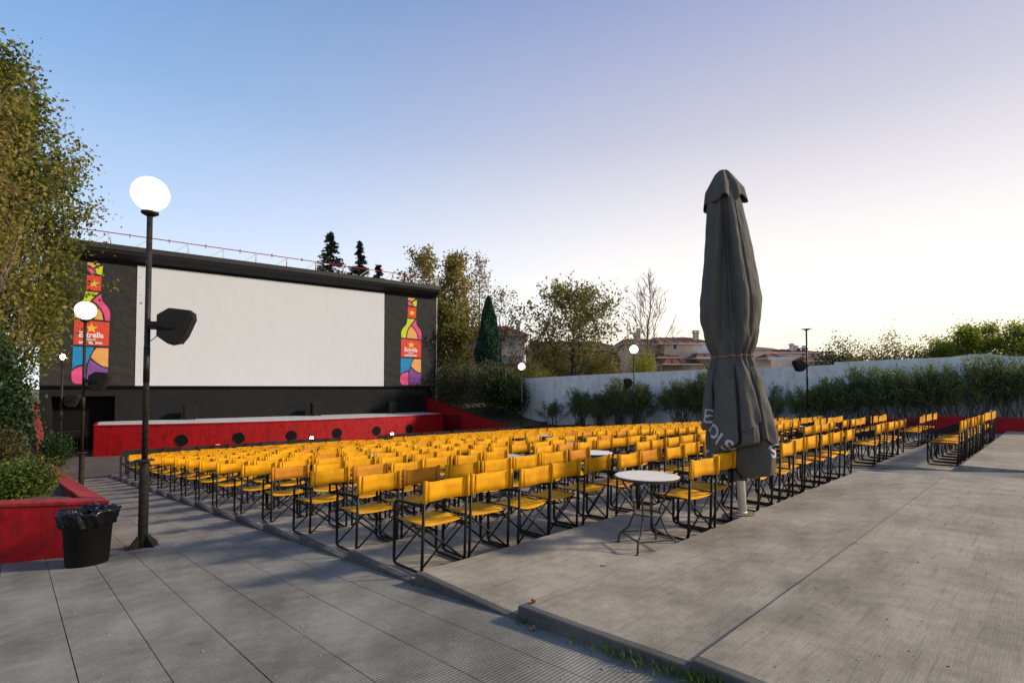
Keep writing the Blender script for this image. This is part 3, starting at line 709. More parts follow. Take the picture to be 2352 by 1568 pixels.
# white boundary wall: vertical panels with a stepped top
t = thing('boundary_wall', 'long white rendered boundary wall behind the oleanders', 'wall')
tops = [(26.7, 2.02), (19.5, 2.20), (12.4, 2.33), (9.8, 2.34), (6.84, 2.38)]
m = MB(); m.prism([(26.7, -2.3)] + tops + [(6.84, -2.3)], lambda a, b, d: (d, a, b), 25.5, 25.75); m.build('wall_panel', M['whitewall'], t)
tops = [(6.838, 2.49), (4.63, 2.53), (3.0, 2.55), (2.4, 2.63), (1.9, 2.62), (1.3, 2.50), (0, 2.48), (-8, 2.46)]
m = MB(); m.prism([(6.838, -2.3)] + tops + [(-8, -2.3)], lambda a, b, d: (d, a, b), 25.5, 25.75); m.build('wall_panel', M['whitewall'], t)
m = MB(); m.prism([(25.75, -2.3), (25.75, 2.0), (46, 2.0), (46, -2.3)], lambda a, b, d: (a, d, b), 26.5, 26.7); m.build('return_wall', M['whitewall'], t)

# ------------------------------------------------------------------ lamp posts and their loudspeakers
def speaker_on(base, side, label, yaw=0):
    t = thing('pole_speaker', label, 'loudspeaker', (base[0], base[1], base[2] + 2.82), yaw - (.22 if side > 0 else -.2), 'loudspeakers bolted to the lamp posts')
    s = side
    # side profile in the plane facing the seats: polygon (a = away from pole, b = up)
    poly = [(.13, .14), (.26, .235), (.51, .215), (.515, .12), (.43, -.10), (.36, -.205), (.26, -.23), (.13, -.13)]
    m = MB(); m.prism([(s * a * 1.0, b) for a, b in poly], lambda a, b, d: (a, d, b), -.16, .16); m.build('cabinet', M['speaker'], t, bevel=.012)
    m = MB(); gp = [(.518, .205), (.528, .12), (.442, -.108), (.372, -.212), (.364, -.20), (.436, -.10), (.520, .12), (.510, .205)]
    m.prism([(s * a, b) for a, b in gp], lambda a, b, d: (a, d, b), -.15, .15); m.build('grille', M['grille'], t)
    m = MB(); m.box(*sorted((s * .03, s * .34)), -.185, -.162, -.03, .05); m.box(*sorted((s * .03, s * .2)), -.185, .05, -.035, -.01); m.build('bracket', M['blackpaint'], t)
    m = MB(); m.tube([(s*.2, -.1, -.02), (s*.1, -.1, -.16), (s*.03, -.05, -.2)], .006, 5); m.build('cable', M['blackpaint'], t)
def lamp(base, label, globe='globe', H=4.54, yaw=0.0):
    t = thing('lamp_post', label, 'lamp post', base, yaw, 'globe lamp posts round the seating')
    m = MB(); m.lathe([(.055, 0), (.055, 1.09)], n=16); m.lathe([(.05, 1.09), (.11, 1.10), (.11, 1.118), (.04, 1.125)], n=18); m.build('sleeve', M['lampblack'], t, smooth=False)
    for i in range(4):
        a = i * math.pi / 2 + .5; m = MB()
        m.prism([(.05, .02), (.20, .02), (.20, .035), (.06, .17), (.05, .17)], lambda p, q, d: (p * math.cos(a) - d * math.sin(a), p * math.sin(a) + d * math.cos(a), q), -.007, .007); m.build('base_fin', M['lampblack'], t)
    m = MB(); m.box(-.17, .17, -.17, .17, 0, .018); m.build('base_plate', M['lampblack'], t)
    top = H - .222
    m = MB(); m.tube([(0, 0, 1.1), (0, 0, 2.2), (0, 0, top - .05)], [.034, .034, .033], 14); m.lathe([(.037, 2.1), (.037, 2.55)], n=12) ; m.build('pole', M['lampblack'], t, smooth=True)
    if globe == 'globe':
        m = MB(); m.lathe([(.06, top - .06), (.10, top - .035), (.10, top - .012), (.07, top)], n=20); m.build('globe_collar', M['lampblack'], t)
        m = MB(); m.lathe([(max(.004, .214 * math.sin(math.pi * i / 20)), H - .214 * math.cos(math.pi * i / 20)) for i in range(1, 21)], n=32); m.build('globe', M['glow'], t, smooth=True)
    elif globe == 'bulb':
        m = MB(); m.lathe([(.06, top - .06), (.09, top - .035), (.03, top)], n=16); m.build('globe_collar', M['lampblack'], t)
        m = MB(); m.lathe([(max(.004, .07 * math.sin(math.pi * i / 10)), top + .10 - .09 * math.cos(math.pi * i / 10)) for i in range(1, 11)], n=14); m.build('bulb', M['bulb'], t, smooth=True)
    else:
        m = MB(); m.box(-.02, .02, -.19, .19, top - .04, top - .005); m.lathe([(.10, top - .07), (.10, top - .04)], n=14); m.build('globe_collar', M['lampblack'], t)
    return t
LB = [((1.21, 8.11, gz(8.11)), 'nearest black lamp post with a large lit white globe, beside the bin', 'globe', 1, 'dark angular loudspeaker on the nearest lamp post'),
      ((1.18, 16.3, gz(16.3)), 'second black lamp post along the ramp, lit globe in front of the left bottle', 'globe', 1, 'dark loudspeaker on the second lamp post, over the purple of the bottle'),
      ((1.20, 25.0, -1.9), 'farthest left lamp post with a small bare glowing bulb', 'bulb', 1, 'small dark loudspeaker on the farthest left lamp post'),
      ((22.9, 23.36, gz(23.36)), 'lit globe lamp post at the far left end of the white wall', 'globe', -1, 'small loudspeaker on the lamp post at the end of the white wall'),
      ((22.9, 15.16, gz(15.16)), 'lit globe lamp post between two oleander clumps by the white wall', 'globe', -1, 'black loudspeaker on the middle right lamp post'),
      ((22.9, 7.1, gz(7.1)), 'black lamp post missing its globe, right of the umbrella', 'none', -1, 'square black loudspeaker on the post without a globe')]
for b, lab, g, sd, sl_ in LB:
    lamp(b, lab, g); speaker_on(b, sd, sl_, yaw=(-.16 if sd > 0 else -.95))
# dark patch of mortar and grit round the first lamp base
m = MB(); rd = random.Random(3)
pts = [(1.21 + (.27 + .10 * rd.random()) * math.cos(a) * 1.25, 8.11 + (.25 + .12 * rd.random()) * math.sin(a)) for a in [i * math.pi / 9 for i in range(18)]]
m.prism(pts, lambda a, b, d: (a, b, gz(b) + d), -.02, .012); m.build('mortar_patch', concrete('mortar', (.24, .23, .22), (.07, .065, .06), (.36, .35, .34)), kind='structure')

# ------------------------------------------------------------------ bin
t = thing('waste_bin', 'round black plastic bin lined with a black bag, against the red planter wall', 'bin', (.63, 7.72, gz(7.72)))
m = MB(); m.lathe([(.19, 0), (.20, .02), (.235, .55), (.25, .56), (.25, .59), (.225, .59), (.185, .05)], n=32); m.build('body', M['bin'], t, smooth=True)
def bagf(u, v):
    r = .275 + .055 * math.sin(v * math.pi) ** .6 * (1 if v < 1 else 1)
    z = .50 + .15 * v if v < .7 else .50 + .15 * v
    rr = [(.262, .48), (.272, .55), (.280, .60), (.25, .62), (.21, .61), (.17, .55)]
    i = min(4, int(v * 5)); f = v * 5 - i; r = rr[i][0] * (1 - f) + rr[i + 1][0] * f; z = rr[i][1] * (1 - f) + rr[i + 1][1] * f
    r += .014 * math.sin(u * 9 + v * 7) + .010 * math.sin(u * 23 + v * 11) + .006 * math.sin(u * 41)
    z += .014 * math.sin(u * 5 + 1) + .008 * math.sin(u * 17 + v * 9) - (.03 * abs(math.sin(u * 6.5)) if v < .15 else 0)
    return (r * math.cos(u), r * math.sin(u), z)
sheet(bagf, np.linspace(0, 2 * math.pi, 97), np.linspace(0, 1, 16)).build('bin_liner', M['bag'], t, smooth=True)
m = MB(); m.lathe([(.05, .33), (.19, .34)], n=24); m.build('liner_bottom', M['bag'], t)

# ------------------------------------------------------------------ chairs
HW = .25
def frame_mb(sx, n, seg, r=.0145):
    m = MB()
    p = [(sx, -.262, .855), (sx, -.225, .022), (sx, .235, .018), (sx, .225, .625), (sx, -.235, .63)]
    q = arc([p[0], p[1], p[2], p[3], p[4]], .055, seg); m.tube(q, r, n); return m
def cross_mb(y, n, r=.0095):
    m = MB(); e = .012 if y > 0 else -.012
    m.tube([(-HW, y, .05), (HW - .03, y, .43)], r, n); m.tube([(HW, y + e, .05), (-HW + .03, y + e, .43)], r, n)
    return m
def rails_mb(sx, n):
    m = MB(); m.tube([(sx, -.22, .442), (sx, .23, .442)], .010, n); return m
def back_mb(var, nu=9, nv=4, wrap=True, thick=True):
    r = random.Random(var * 7 + 1); sag = [.006, .016, .030, .004, .020][var % 5]; bow = [.02, .035, .045, .015, .03][var % 5]; tw = r.uniform(-.006, .006)
    m = MB(); us = np.linspace(-1, 1, nu); vs = np.linspace(0, 1, nv)
    def f(u, v, o=0.):
        z = .665 + .192 * v - sag * (1 - u * u) * (1 if v > .5 else -.25) + .004 * math.sin(u * 5 + var)
        y = -.272 - .006 * (1-v) * -1 + bow * (1 - u * u) * -.0 + bow * (1 - u * u) * (.6 + .4 * v) + tw * u * v
        return (u * (HW + .014), y - .0 + o, z)
    F = lambda o: [[f(u, v, o) for u in us] for v in vs]
    A = F(-.004); B = F(.004)
    b = len(m.v)
    for row in A: m.v += row
    for row in B: m.v += row
    N = nu * nv
    for j in range(nv - 1):
        for i in range(nu - 1):
            a = j * nu + i; m.f.append((a, a + 1, a + nu + 1, a + nu)); m.m.append(0)
            m.f.append((N + a, N + a + nu, N + a + nu + 1, N + a + 1)); m.m.append(0)
    for i in range(nu - 1):
        m.f.append((i, N + i, N + i + 1, i + 1)); m.m.append(0); a = (nv - 1) * nu + i; m.f.append((a, a + 1, N + a + 1, N + a)); m.m.append(0)
    if wrap:
        for sx in (-1, 1):   # sleeves round the posts, and the stitched seam beside each
            m.tube([(sx * HW, -.264, .662), (sx * HW, -.272, .76), (sx * HW, -.277, .862)], [.021, .020, .021], 8)
            x = sx * (HW - .042)
            m.box(x - .0016, x + .0016, -.2905 + bow * .35, -.284 + bow * .35 + .004, .672, .850, 1)
    return m
def seat_mb(var, nu=7, nv=5):
    sag = [.03, .045, .038, .05, .028][var % 5]; r = random.Random(var + 3); ph = r.uniform(0, 6)
    def f(u, v): return (u * (HW - .012), -.215 + .445 * v, .452 - sag * (1 - u * u) * (.75 + .25 * math.sin(v * 3)) + .004 * math.sin(v * 9 + ph + u * 2))
    m = MB(); us = np.linspace(-1, 1, nu); vs = np.linspace(0, 1, nv)
    N = nu * nv
    for o in (0, -.007):
        for v in vs:
            for u in us: p = f(u, v); m.v.append((p[0], p[1], p[2] + o))
    for j in range(nv - 1):
        for i in range(nu - 1):
            a = j * nu + i; m.f.append((a, a + 1, a + nu + 1, a + nu)); m.m.append(0); m.f.append((N + a, N + a + nu, N + a + nu + 1, N + a + 1)); m.m.append(0)
    for i in range(nu - 1):
        m.f.append((i, N + i, N + i + 1, i + 1)); m.m.append(0); a = (nv - 1) * nu + i; m.f.append((a, a + 1, N + a + 1, N + a)); m.m.append(0)
    for j in range(nv - 1):
        a = j * nu; m.f.append((a, a + nu, N + a + nu, N + a)); m.m.append(0); a = j * nu + nu - 1; m.f.append((a, N + a, N + a + nu, a + nu)); m.m.append(0)
    return m
PARTS = {}
for lod, (n, seg) in enumerate(((8, 4), (5, 2), (4, 1))):
    for kind, cm in (('y', M['canvas']), ('b', M['canvasblack']), ('g', M['canvasgrey'])):
        if kind != 'y' and lod == 0: continue
        PARTS[lod, kind] = dict(
            side=[frame_mb(sx, n, seg).mesh('side_frame', M['blackpaint'], True) for sx in (-HW, HW)],
            cross=[cross_mb(y, n - 1 if n > 4 else 3).mesh('cross_brace', M['blackpaint'], True) for y in (-.205, .215)],
            rail=[rails_mb(sx, min(n, 6)).mesh('seat_rail', M['blackpaint'], True) for sx in (-HW + .025, HW - .025)],
            back=[back_mb(v, 9 if lod == 0 else 5, 4 if lod == 0 else 2, lod < 2).mesh('backrest', [cm, M['stitch'] if kind == 'y' else M['blackpaint']], lod < 2) for v in range(5)],
            seat=[seat_mb(v, 7 if lod == 0 else 4, 5 if lod == 0 else 3).mesh('seat', cm if kind != 'g' else M['canvas'], True) for v in range(5)])
def chair_full(loc, rz, label, group, lod, kind, var):
    P = PARTS[lod, kind]; t = thing('folding_chair', label, 'chair', loc, rz, group)
    link('seat', P['seat'][var], t); link('backrest', P['back'][(var * 3 + 1) % 5], t)
    for me in P['side']: link('side_frame', me, t)
    for me in P['cross']: link('cross_brace', me, t)
    for me in P['rail']: link('seat_rail', me, t)
def joined(lod, kind, var):
    """whole chair in one mesh, for the small distant ones"""
    P = PARTS[lod, kind]; V = []; Fc = []; Mi = []
    mats = [M['blackpaint'], M['canvas'] if kind == 'y' else M['canvasblack']]
    for me, mi in [(x, 0) for x in P['side'] + P['cross'] + P['rail']] + [(P['seat'][var], 1), (P['back'][(var * 3 + 1) % 5], 1)]:
        b = len(V); V += [tuple(v.co) for v in me.vertices]
        for p in me.polygons: Fc.append(tuple(b + i for i in p.vertices)); Mi.append(mi)
    return V, Fc, Mi, mats
ORD = ['zeroth','first','second','third','fourth','fifth','sixth','seventh','eighth','ninth','tenth','eleventh','twelfth','thirteenth','fourteenth','fifteenth','sixteenth','seventeenth','eighteenth','nineteenth','twentieth']
TABLES = [(7.22, 5.4), (6.3, 7.25), (6.0, 11.1), (14.5, 15.2), (16.4, 5.45), (15.1, 4.2), (9.4, 8.6), (13.7, 12.6)]
rd = random.Random(11)
chairs = []
for k in range(1, KMAX + 1):
    z = -S * yk(k)
    blocks = []
    if k == 1: blocks.append(('r', [13.25 + .585 * i for i in range(12)]))
    elif k == 2:
        blocks.append(('l', [5.36, 5.92] + [7.16 + .60 * i for i in range(7)]))
        blocks.append(('r', [12.80 + .58 * i for i in range(5)] + [17.4 + .6 * i for i in range(5)]))
    else:
        pt = .565 + rd.uniform(-.012, .016); blocks.append(('l', [(3.25 if k == KMAX else 2.945) + rd.uniform(-.03, .03) + pt * i + (.06 if i > 5 else 0) for i in range(14)]))
        blocks.append(('r', [12.80 + .60 * i for i in range(16 if k > 4 else 13)]))
    for side, xs in blocks:
        seatno = 0
        for x in xs:
            yb = ly(k, x) + .30 + rd.uniform(-.02, .06)
            if any(abs(x - a) < .40 and abs(yb - b_) < .72 for a, b_ in TABLES): continue
            if k > 2 and rd.random() < .02: continue
            seatno += 1
            kind = 'b' if (k == KMAX or (k == KMAX - 1 and side == 'l' and seatno < 3)) else 'y'
            chairs.append([math.hypot(x, yb), x, yb, z, k, side, seatno, kind])
        
yel = sorted([c for c in chairs if c[7] == 'y']); blk = [c for c in chairs if c[7] == 'b']
NEAR = 300
def lab(c):
    d, x, y, z, k, side, n, kind = c
    col = 'yellow canvas' if kind == 'y' else 'black canvas'
    row = 'front row below the stage' if k == KMAX else None
    if side == 'l':
        if k == 2:
            return {1: 'yellow canvas folding chair right beside the cream table', 2: 'yellow canvas folding chair between the cream table\'s neighbour and the umbrella'}.get(n, f'yellow canvas folding chair, {ORD[n-2]} to the right of the umbrella in the nearest row')
        if row: return f'{col} folding chair, {ORD[n]} from the ramp in the {row}'
        return f'{col} folding chair, {ORD[n]} from the ramp in the {ORD[k-2]} row behind the table'
    if k == 1: return f'yellow canvas folding chair, {ORD[n]} in the nearest row right of the cross aisle'
    if row: return f'{col} folding chair, {ORD[n]} past the cross aisle in the {row}'
    return f'{col} folding chair, {ORD[n]} past the cross aisle in its block\'s {ORD[k]} row'
JC = {}
for i, c in enumerate(yel[:NEAR]):
    d, x, y, z, k, side, n, kind = c
    rz = -th(k) + R(rd.gauss(0, 2.2) if rd.random() > .05 else rd.uniform(-11, 11)); var = rd.randrange(5)
    chair_full((x, y, z), rz, lab(c), 'yellow canvas folding chairs in rows', 0 if d < 9 else (1 if d < 17 else 2), 'y', var)
for c in blk:
    d, x, y, z, k, side, n, kind = c; var = rd.randrange(5)
    key = ('b', var)
    if key not in JC:
        V, Fc, Mi, mats = joined(2, 'b', var); me = bpy.data.meshes.new('folding_chair'); me.from_pydata(V, [], Fc)
        for q in mats: me.materials.append(q)
        me.polygons.foreach_set('material_index', Mi); JC[key] = me
    o = link('folding_chair', JC[key], None, (x, y + .2, z), label=lab(c), category='chair', group='black canvas chairs in the front row'); o.rotation_euler = (0, 0, -th(k) + R(rd.uniform(-3, 3))); o.scale = (1.08, 1.08, 1.13)
V = []; Fc = []; Mi = []
J = [joined(2, 'y', v) for v in range(5)]
for c in yel[NEAR:]:
    d, x, y, z, k, side, n, kind = c; v_, f_, m_, mats = J[rd.randrange(5)]
    mm = Matrix.Translation((x, y, z)) @ Matrix.Rotation(-th(k) + R(rd.uniform(-2.5, 2.5)), 4, 'Z'); b = len(V)
    V += [tuple(mm @ Vector(p)) for p in v_]; Fc += [tuple(b + i for i in f) for f in f_]; Mi += m_
me = bpy.data.meshes.new('folding_chairs'); me.from_pydata(V, [], Fc)
for q in (M['blackpaint'], M['canvas']): me.materials.append(q)
me.polygons.foreach_set('material_index', Mi); link('folding_chairs', me, None, kind='stuff', label='farthest yellow canvas folding chairs in the rows near the stage')
chair_full((20.35, yk(1) + .40, -S * yk(1)), R(10), 'folding chair with a pale grey back at the far end of the nearest row', None, 1, 'g', 2)

# small tables among the chairs
def table(loc, r, h, label, top, group, fancy=True, n=8):
    t = thing('bistro_table', label, 'table', loc, R(15), group)
    m = MB(); m.lathe([(r - .015, h - .022), (r, h - .018), (r, h - .004), (r - .012, h)], n=40); m.build('tabletop', top, t)
    m = MB(); m.lathe([(r - .03, h - .04), (r - .008, h - .03), (r + .004, h - .026), (r + .004, h - .006), (r - .002, h - .020)], n=40); m.build('rim', M['tableiron'], t)
    if fancy:
        for i in range(4):
            a = i * math.pi / 2; prof = [(r*.80, h-.03), (r*.78, h-.10), (r*.55, h-.19), (r*.40, h-.33), (r*.42, h*.44), (r*.62, h*.24), (r*.86, h*.155), (r*.93, h*.10), (r*.95, .0)]
            pp = [Vector((p * math.cos(a), p * math.sin(a), z)) for p, z in prof]; sm = []
            for j in range(len(pp)-1):
                for q in (0, .5): sm.append(pp[j].lerp(pp[j+1], q))
            sm.append(pp[-1]); m = MB(); m.tube(sm, .0105, n)
            m.tube([pp[-1], pp[-1] + Vector((.03 * math.cos(a), .03 * math.sin(a), .004))], .012, 6); m.build('leg', M['tableiron'], t, smooth=True)
        m = MB(); ring = [(r*.42*math.cos(i*math.pi/12), r*.42*math.sin(i*math.pi/12), h*.47) for i in range(25)]; m.tube(ring, .009, 6, caps=False); m.build('ring', M['tableiron'], t)
        m = MB()
        for i in range(4):
            a = i*math.pi/2; b_ = a + math.pi/2; m.tube([(r*.86*math.cos(a), r*.86*math.sin(a), h*.155), (r*.86*math.cos(b_), r*.86*math.sin(b_), h*.155)], .009, 6)
        m.build('stretcher', M['tableiron'], t)
    else:
        m = MB(); m.tube([(0,0,.03), (0,0,h-.03)], .025, 8); m.build('pedestal', M['tableiron'], t)
        m = MB(); m.lathe([(.2, 0), (.2, .02), (.04, .05)], n=16); m.build('foot', M['tableiron'], t)
table((4.67, 2.95, -S * yk(2)), .32, .72, 'round cream topped bistro table with curved black iron legs, nearest the camera', M['tabletop'], None)
TL = ['round white topped table just left of the umbrella', 'round grey table in the middle of the ramp-side seats', 'round grey table far down among the ramp-side seats', 'round grey table deep in the rows near the white wall lamp', 'round grey table right of the umbrella, farther from the camera', 'round grey table right of the umbrella, nearer the camera', 'round grey table hidden low between rows left of the umbrella', 'round grey table nearest the cross aisle among the distant right rows']
for (x, y), lb in zip(TABLES, TL):
    k = int((y + math.tan(R(2)) * 0 - 1.36) / 1.285) + 1
    while ly(k + 1, x) < y: k += 1
    yy = (ly(k, x) + ly(k + 1, x)) / 2 - .2
    table((x, yy, -S * yk(k)), .33, .70, lb, M['white'] if 'white topped' in lb else M['tablegrey'], 'small round tables among the rows', False)

# ------------------------------------------------------------------ umbrella
UX, UY = 6.35, 2.70; UZ = -S * yk(1)
ub = thing('closed_umbrella', 'tall closed dark grey patio umbrella tied round its middle on a white pole', 'umbrella', (UX, UY, UZ))
ub.rotation_mode = 'QUATERNION'   # the whole umbrella stands a little out of plumb
ub.rotation_quaternion = Vector((0, 0, 1)).rotation_difference(Vector((-.046 * RT[0], -.046 * RT[1], 1)).normalized())
m = MB(); m.tube([(0, 0, .02), (0, 0, 1.2), (0, 0, 3.9)], .048, 20); m.lathe([(.052, .0), (.052, .03)], n=20); m.build('pole', M['polewhite'], ub, smooth=True)
ub.scale = (1, 1, 1.025)
m = MB(); m.box(UX - .17, UX + .17, 2.60, 2.88, -.45, -.112); m.build('umbrella_footing', M['slab'], terr, bevel=.01)
m = MB(); m.lathe([(.14, 0), (.14, .010), (.06, .014)], n=24); m.build('base_plate', M['rust'], ub)
m = MB(); m.tube([(.052, -.02, .33), (.07, -.03, .33)], .008, 6); m.tube([(.06, -.03, .31), (.09, -.04, .29), (.075, -.035, .27), (.06, -.03, .31)], .004, 6); m.build('hook', M['rust'], ub)
# radius profile (z above base -> radius), lean of axis
PR = [(.42, .34), (.55, .375), (.69, .39), (.94, .37), (1.2, .335), (1.57, .285), (1.74, .25), (1.80, .222), (1.84, .215), (1.88, .225), (1.98, .275), (2.1, .315), (2.25, .34), (2.49, .352), (2.8, .312), (3.31, .240), (3.6, .205), (3.75, .178), (3.88, .145), (3.98, .07)]
def prad(z):
    for (z0, r0), (z1, r1) in zip(PR[:-1], PR[1:]):
        if z <= z1: t = max(0, (z - z0) / (z1 - z0)); return r0 * (1 - t) + r1 * t
    return PR[-1][1]
DV = math.atan2(-UY, -UX)   # side of the umbrella that faces the camera
UP = [(-3.1416, .88), (-2.7, 1.0), (-2.25, .70), (-1.75, 1.0), (-1.0, 1.0), (-.55, 1.01), (-.36, 1.02), (-.25, .66), (-.08, .50), (.02, .60), (.12, .50), (.24, .62), (.32, .54), (.46, .95), (.62, 1.04), (.95, 1.0), (1.12, 1.03), (1.45, 1.0), (1.62, .74), (1.95, 1.0), (2.45, .72), (2.8, 1.0), (3.1417, .88)]
LO = [(-3.1416, .88), (-2.6, 1.0), (-2.1, .72), (-1.5, 1.0), (-1.2, 1.02), (-1.04, .98), (-.97, .74), (-.90, .97), (-.5, 1.02), (-.03, .98), (.03, .74), (.12, 1.0), (.40, 1.05), (.62, 1.0), (.72, .74), (.82, 1.0), (1.25, 1.06), (1.5, .78), (1.9, 1.0), (2.4, .72), (2.8, 1.0), (3.1417, .88)]
def tab(T, q):
    for (a, b), (c, d) in zip(T[:-1], T[1:]):
        if q <= c: t = (q - a) / (c - a); t = t * t * (3 - 2 * t); return b + (d - b) * t
    return T[-1][1]
def sst(a, b, x): t = max(0, min(1, (x - a) / (b - a))); return t * t * (3 - 2 * t)
def up(q, h):
    ql = -.74 + .25 * h + .03 * math.sin(h * 4); qr = .30 - .07 * h + .03 * math.sin(h * 3 + 1)
    if q < ql - .3 or q > qr + .45: return tab(UP, max(-3.1415, min(3.1415, q))) if abs(q) > 1.1 else 1.02
    m = 1.0 - .47 * sst(ql, ql + .14, q) * (1 - sst(qr - .10, qr + .10, q))
    w = (q - ql) / (qr - ql)
    if 0 < w < 1: m += .07 * math.sin(w * 9.5 + h) * math.sin(w * math.pi)
    return m + .05 * math.exp(-((q - ql + .05) / .12) ** 2) + .06 * math.exp(-((q - qr - .22) / .14) ** 2) - .04 * math.exp(-((q - qr - .48) / .12) ** 2)
def press(x, y, z):
    # the chair backs beside the pole hold the cloth back
    if z < .86 and x < -.08 and y < .06:
        k = min(1, (.86 - z) / .10) * min(1, (-.08 - x) / .08); k = k * k * (3 - 2 * k); y = y * (1 - k) + (.06 + .02 * math.sin(x * 30)) * k
    return (x, y, z)
def canopy(u, z):
    r = prad(z); q = (u - DV + math.pi) % (2 * math.pi) - math.pi
    env = math.cos(q / 2) ** 2
    if z > 1.84:
        h = z - 1.84; k = min(1, h / .30) * (1 if z < 3.3 else max(.25, 1 - (z - 3.3) * 1.6)); mlt = 1 + (up(q, h) - 1) * k
    else:
        h = 1.84 - z; q2 = q - env * .06 * math.sin(h * 3 + .4); k = min(1, h / .22); mlt = 1 + (tab(LO, max(-3.1415, min(3.1415, q2))) - 1) * k
    pin = math.exp(-((z - 1.84) / .16) ** 2)
    mlt += .085 * pin * math.sin(u * 15 + math.sin(u * 3) * 2)
    # soft creases that run off from the tie and along the ridges
    mlt += .035 * math.sin(z * 11 + q * 5 + math.sin(q * 3) * 2) * math.exp(-((z - 2.12) / .22) ** 2) + .035 * math.sin(z * 14 - q * 6) * math.exp(-((z - 1.55) / .2) ** 2)
    mlt += .012 * math.sin(q * 7 + z * 3.3) + .009 * math.sin(q * 13 - z * 7.1) + .006 * math.sin(z * 23 + q * 9)
    rr = r * mlt
    sx = .012 * math.sin(z * 2.6)
    return press(rr * math.cos(u) + RT[0] * sx, rr * math.sin(u) + RT[1] * sx, z)
def hem(u):
    q = (u - DV + math.pi) % (2 * math.pi) - math.pi   # >0 : to the left? resolved below
    return .50 + .07 * math.sin(q * 3 + 2.2) + .05 * math.sin(q * 7 + 1)
nu, nz = 260, 150
def cf(i, j):
    u = 2 * math.pi * i / nu; h = hem(u); z = h + (3.98 - h) * j / nz; return canopy(u, z)
cmb = sheet(cf, range(nu + 1), range(nz + 1))
cob = cmb.build('canopy', M['umbcloth'], ub, smooth=True)
# outer flaps of cloth hanging in layers over the lower part, hems at different heights
def flap(a0, a1, ztop, zh0, zh1, lift, sag=.05, name='canopy_flap'):
    def f(i, j):
        q = i / 40; u = a0 + (a1 - a0) * q; hb = zh0 + (zh1 - zh0) * q + sag * math.sin(q * math.pi) * -1 + .012 * math.sin(q * 17)
        z = hb + (ztop - hb) * j / 40; p = canopy(u, z); l = lift * (1 - (j / 40) ** 2) + .004
        l *= 1 + .25 * math.sin(q * 11 + z * 3)
        return press(p[0] + math.cos(u) * l, p[1] + math.sin(u) * l, p[2])
    o = sheet(f, range(41), range(41)).build(name, M['umbcloth'], ub, smooth=True)
    so_ = o.modifiers.new('solid', 'SOLIDIFY'); so_.thickness = .006
    return o
# in this scene larger azimuth angle from DV turns to the camera's right
f1 = flap(DV + .05, DV + .70, 1.72, .98, 1.10, .045, .02)
f2 = flap(DV + .74, DV + 1.6, 1.70, .90, .78, .045, .04)
f3 = flap(DV - 1.7, DV - .95, 1.72, 1.02, .96, .045, -.02)
f4 = flap(DV - .92, DV + .02, 1.60, .56, .50, .022, .06)
# top cap with its short valance
def cap(u, v):
    zc = 4.06
    n = .05 * math.sin(u * 4 + .7) + .03 * math.sin(u * 9)
    if v < .35: q = v / .35; r = .02 + .10 * q; z = zc - .05 * q * q
    elif v < .75: q = (v - .35) / .4; r = .12 + .13 * q; z = zc - .05 - .17 * q
    else: q = (v - .75) / .25; r = .25 + .03 * q; z = zc - .22 - .16 * q - .03 * math.sin(u * 5) * q
    r *= (1 + n * (v ** .5) * 3.0) * .78; z += (.025 * math.sin(u * 7 + 1) - .02) * v
    return (r * math.cos(u), r * math.sin(u), z)
o = sheet(cap, np.linspace(0, 2 * math.pi, 121), np.linspace(0, 1, 30)).build('top_cap', M['umbcloth'], ub, smooth=True)
so_ = o.modifiers.new('solid', 'SOLIDIFY'); so_.thickness = .005
ring = []
for i in range(121):
    p = canopy(2 * math.pi * i / 120, 1.84 + .008 * math.sin(i * .5)); ring.append((p[0] * 1.03, p[1] * 1.03, p[2]))
m = MB(); m.tube(ring, .009, 6, caps=False); m.build('tie_cord', M['rope'], ub, smooth=True)
# letters printed on the valance flaps: projected on to the cloth
import bmesh
bpy.context.view_layer.update(); dg = bpy.context.evaluated_depsgraph_get()
bm = bmesh.new()
for ob in (cob, f1, f2, f3, f4):
    me = bpy.data.meshes.new_from_object(ob.evaluated_get(dg)); bm.from_mesh(me); bpy.data.meshes.remove(me)
bvh = BVHTree.FromBMesh(bm); bm.free()
def letter(ch, az, z, size, rot, sx=1):
    v, f = text_polys(ch, size, .006, 0, sx); b = bmesh.new(); vs = [b.verts.new((x, y, 0)) for x, y in v]
    for q in f:
        try: b.faces.new([vs[i] for i in q])
        except ValueError: pass
    bmesh.ops.triangulate(b, faces=b.faces); bmesh.ops.subdivide_edges(b, edges=b.edges, cuts=2, use_grid_fill=True)
    n = Vector((math.cos(az), math.sin(az), 0)); r_ = Vector((-n.y, n.x, 0)); cr, sr = math.cos(rot), math.sin(rot)
    for vv in b.verts:
        x, y = vv.co.x * cr - (vv.co.y - size * .35) * sr, vv.co.x * sr + (vv.co.y - size * .35) * cr
        p = n * 1.5 + r_ * x + Vector((0, 0, z + y)); hit = bvh.ray_cast(p, -n)
        vv.co = (hit[0] + n * .009) if hit[0] else n * .3 + r_ * x + Vector((0, 0, z + y))
    me = bpy.data.meshes.new('letter'); b.to_mesh(me); b.free(); me.materials.append(M['umbprint']); link('letter', me, ub)
letter('E', DV - 1.02, 1.16, .21, R(-12))
letter('O', DV - .76, .99, .22, R(-36)); letter('I', DV - .53, .91, .22, R(-38)); letter('S', DV - .30, .83, .22, R(-40)); letter('C', DV - 1.12, .70, .20, R(-30), .8)
letter('S', DV + 1.06, .76, .21, R(8))

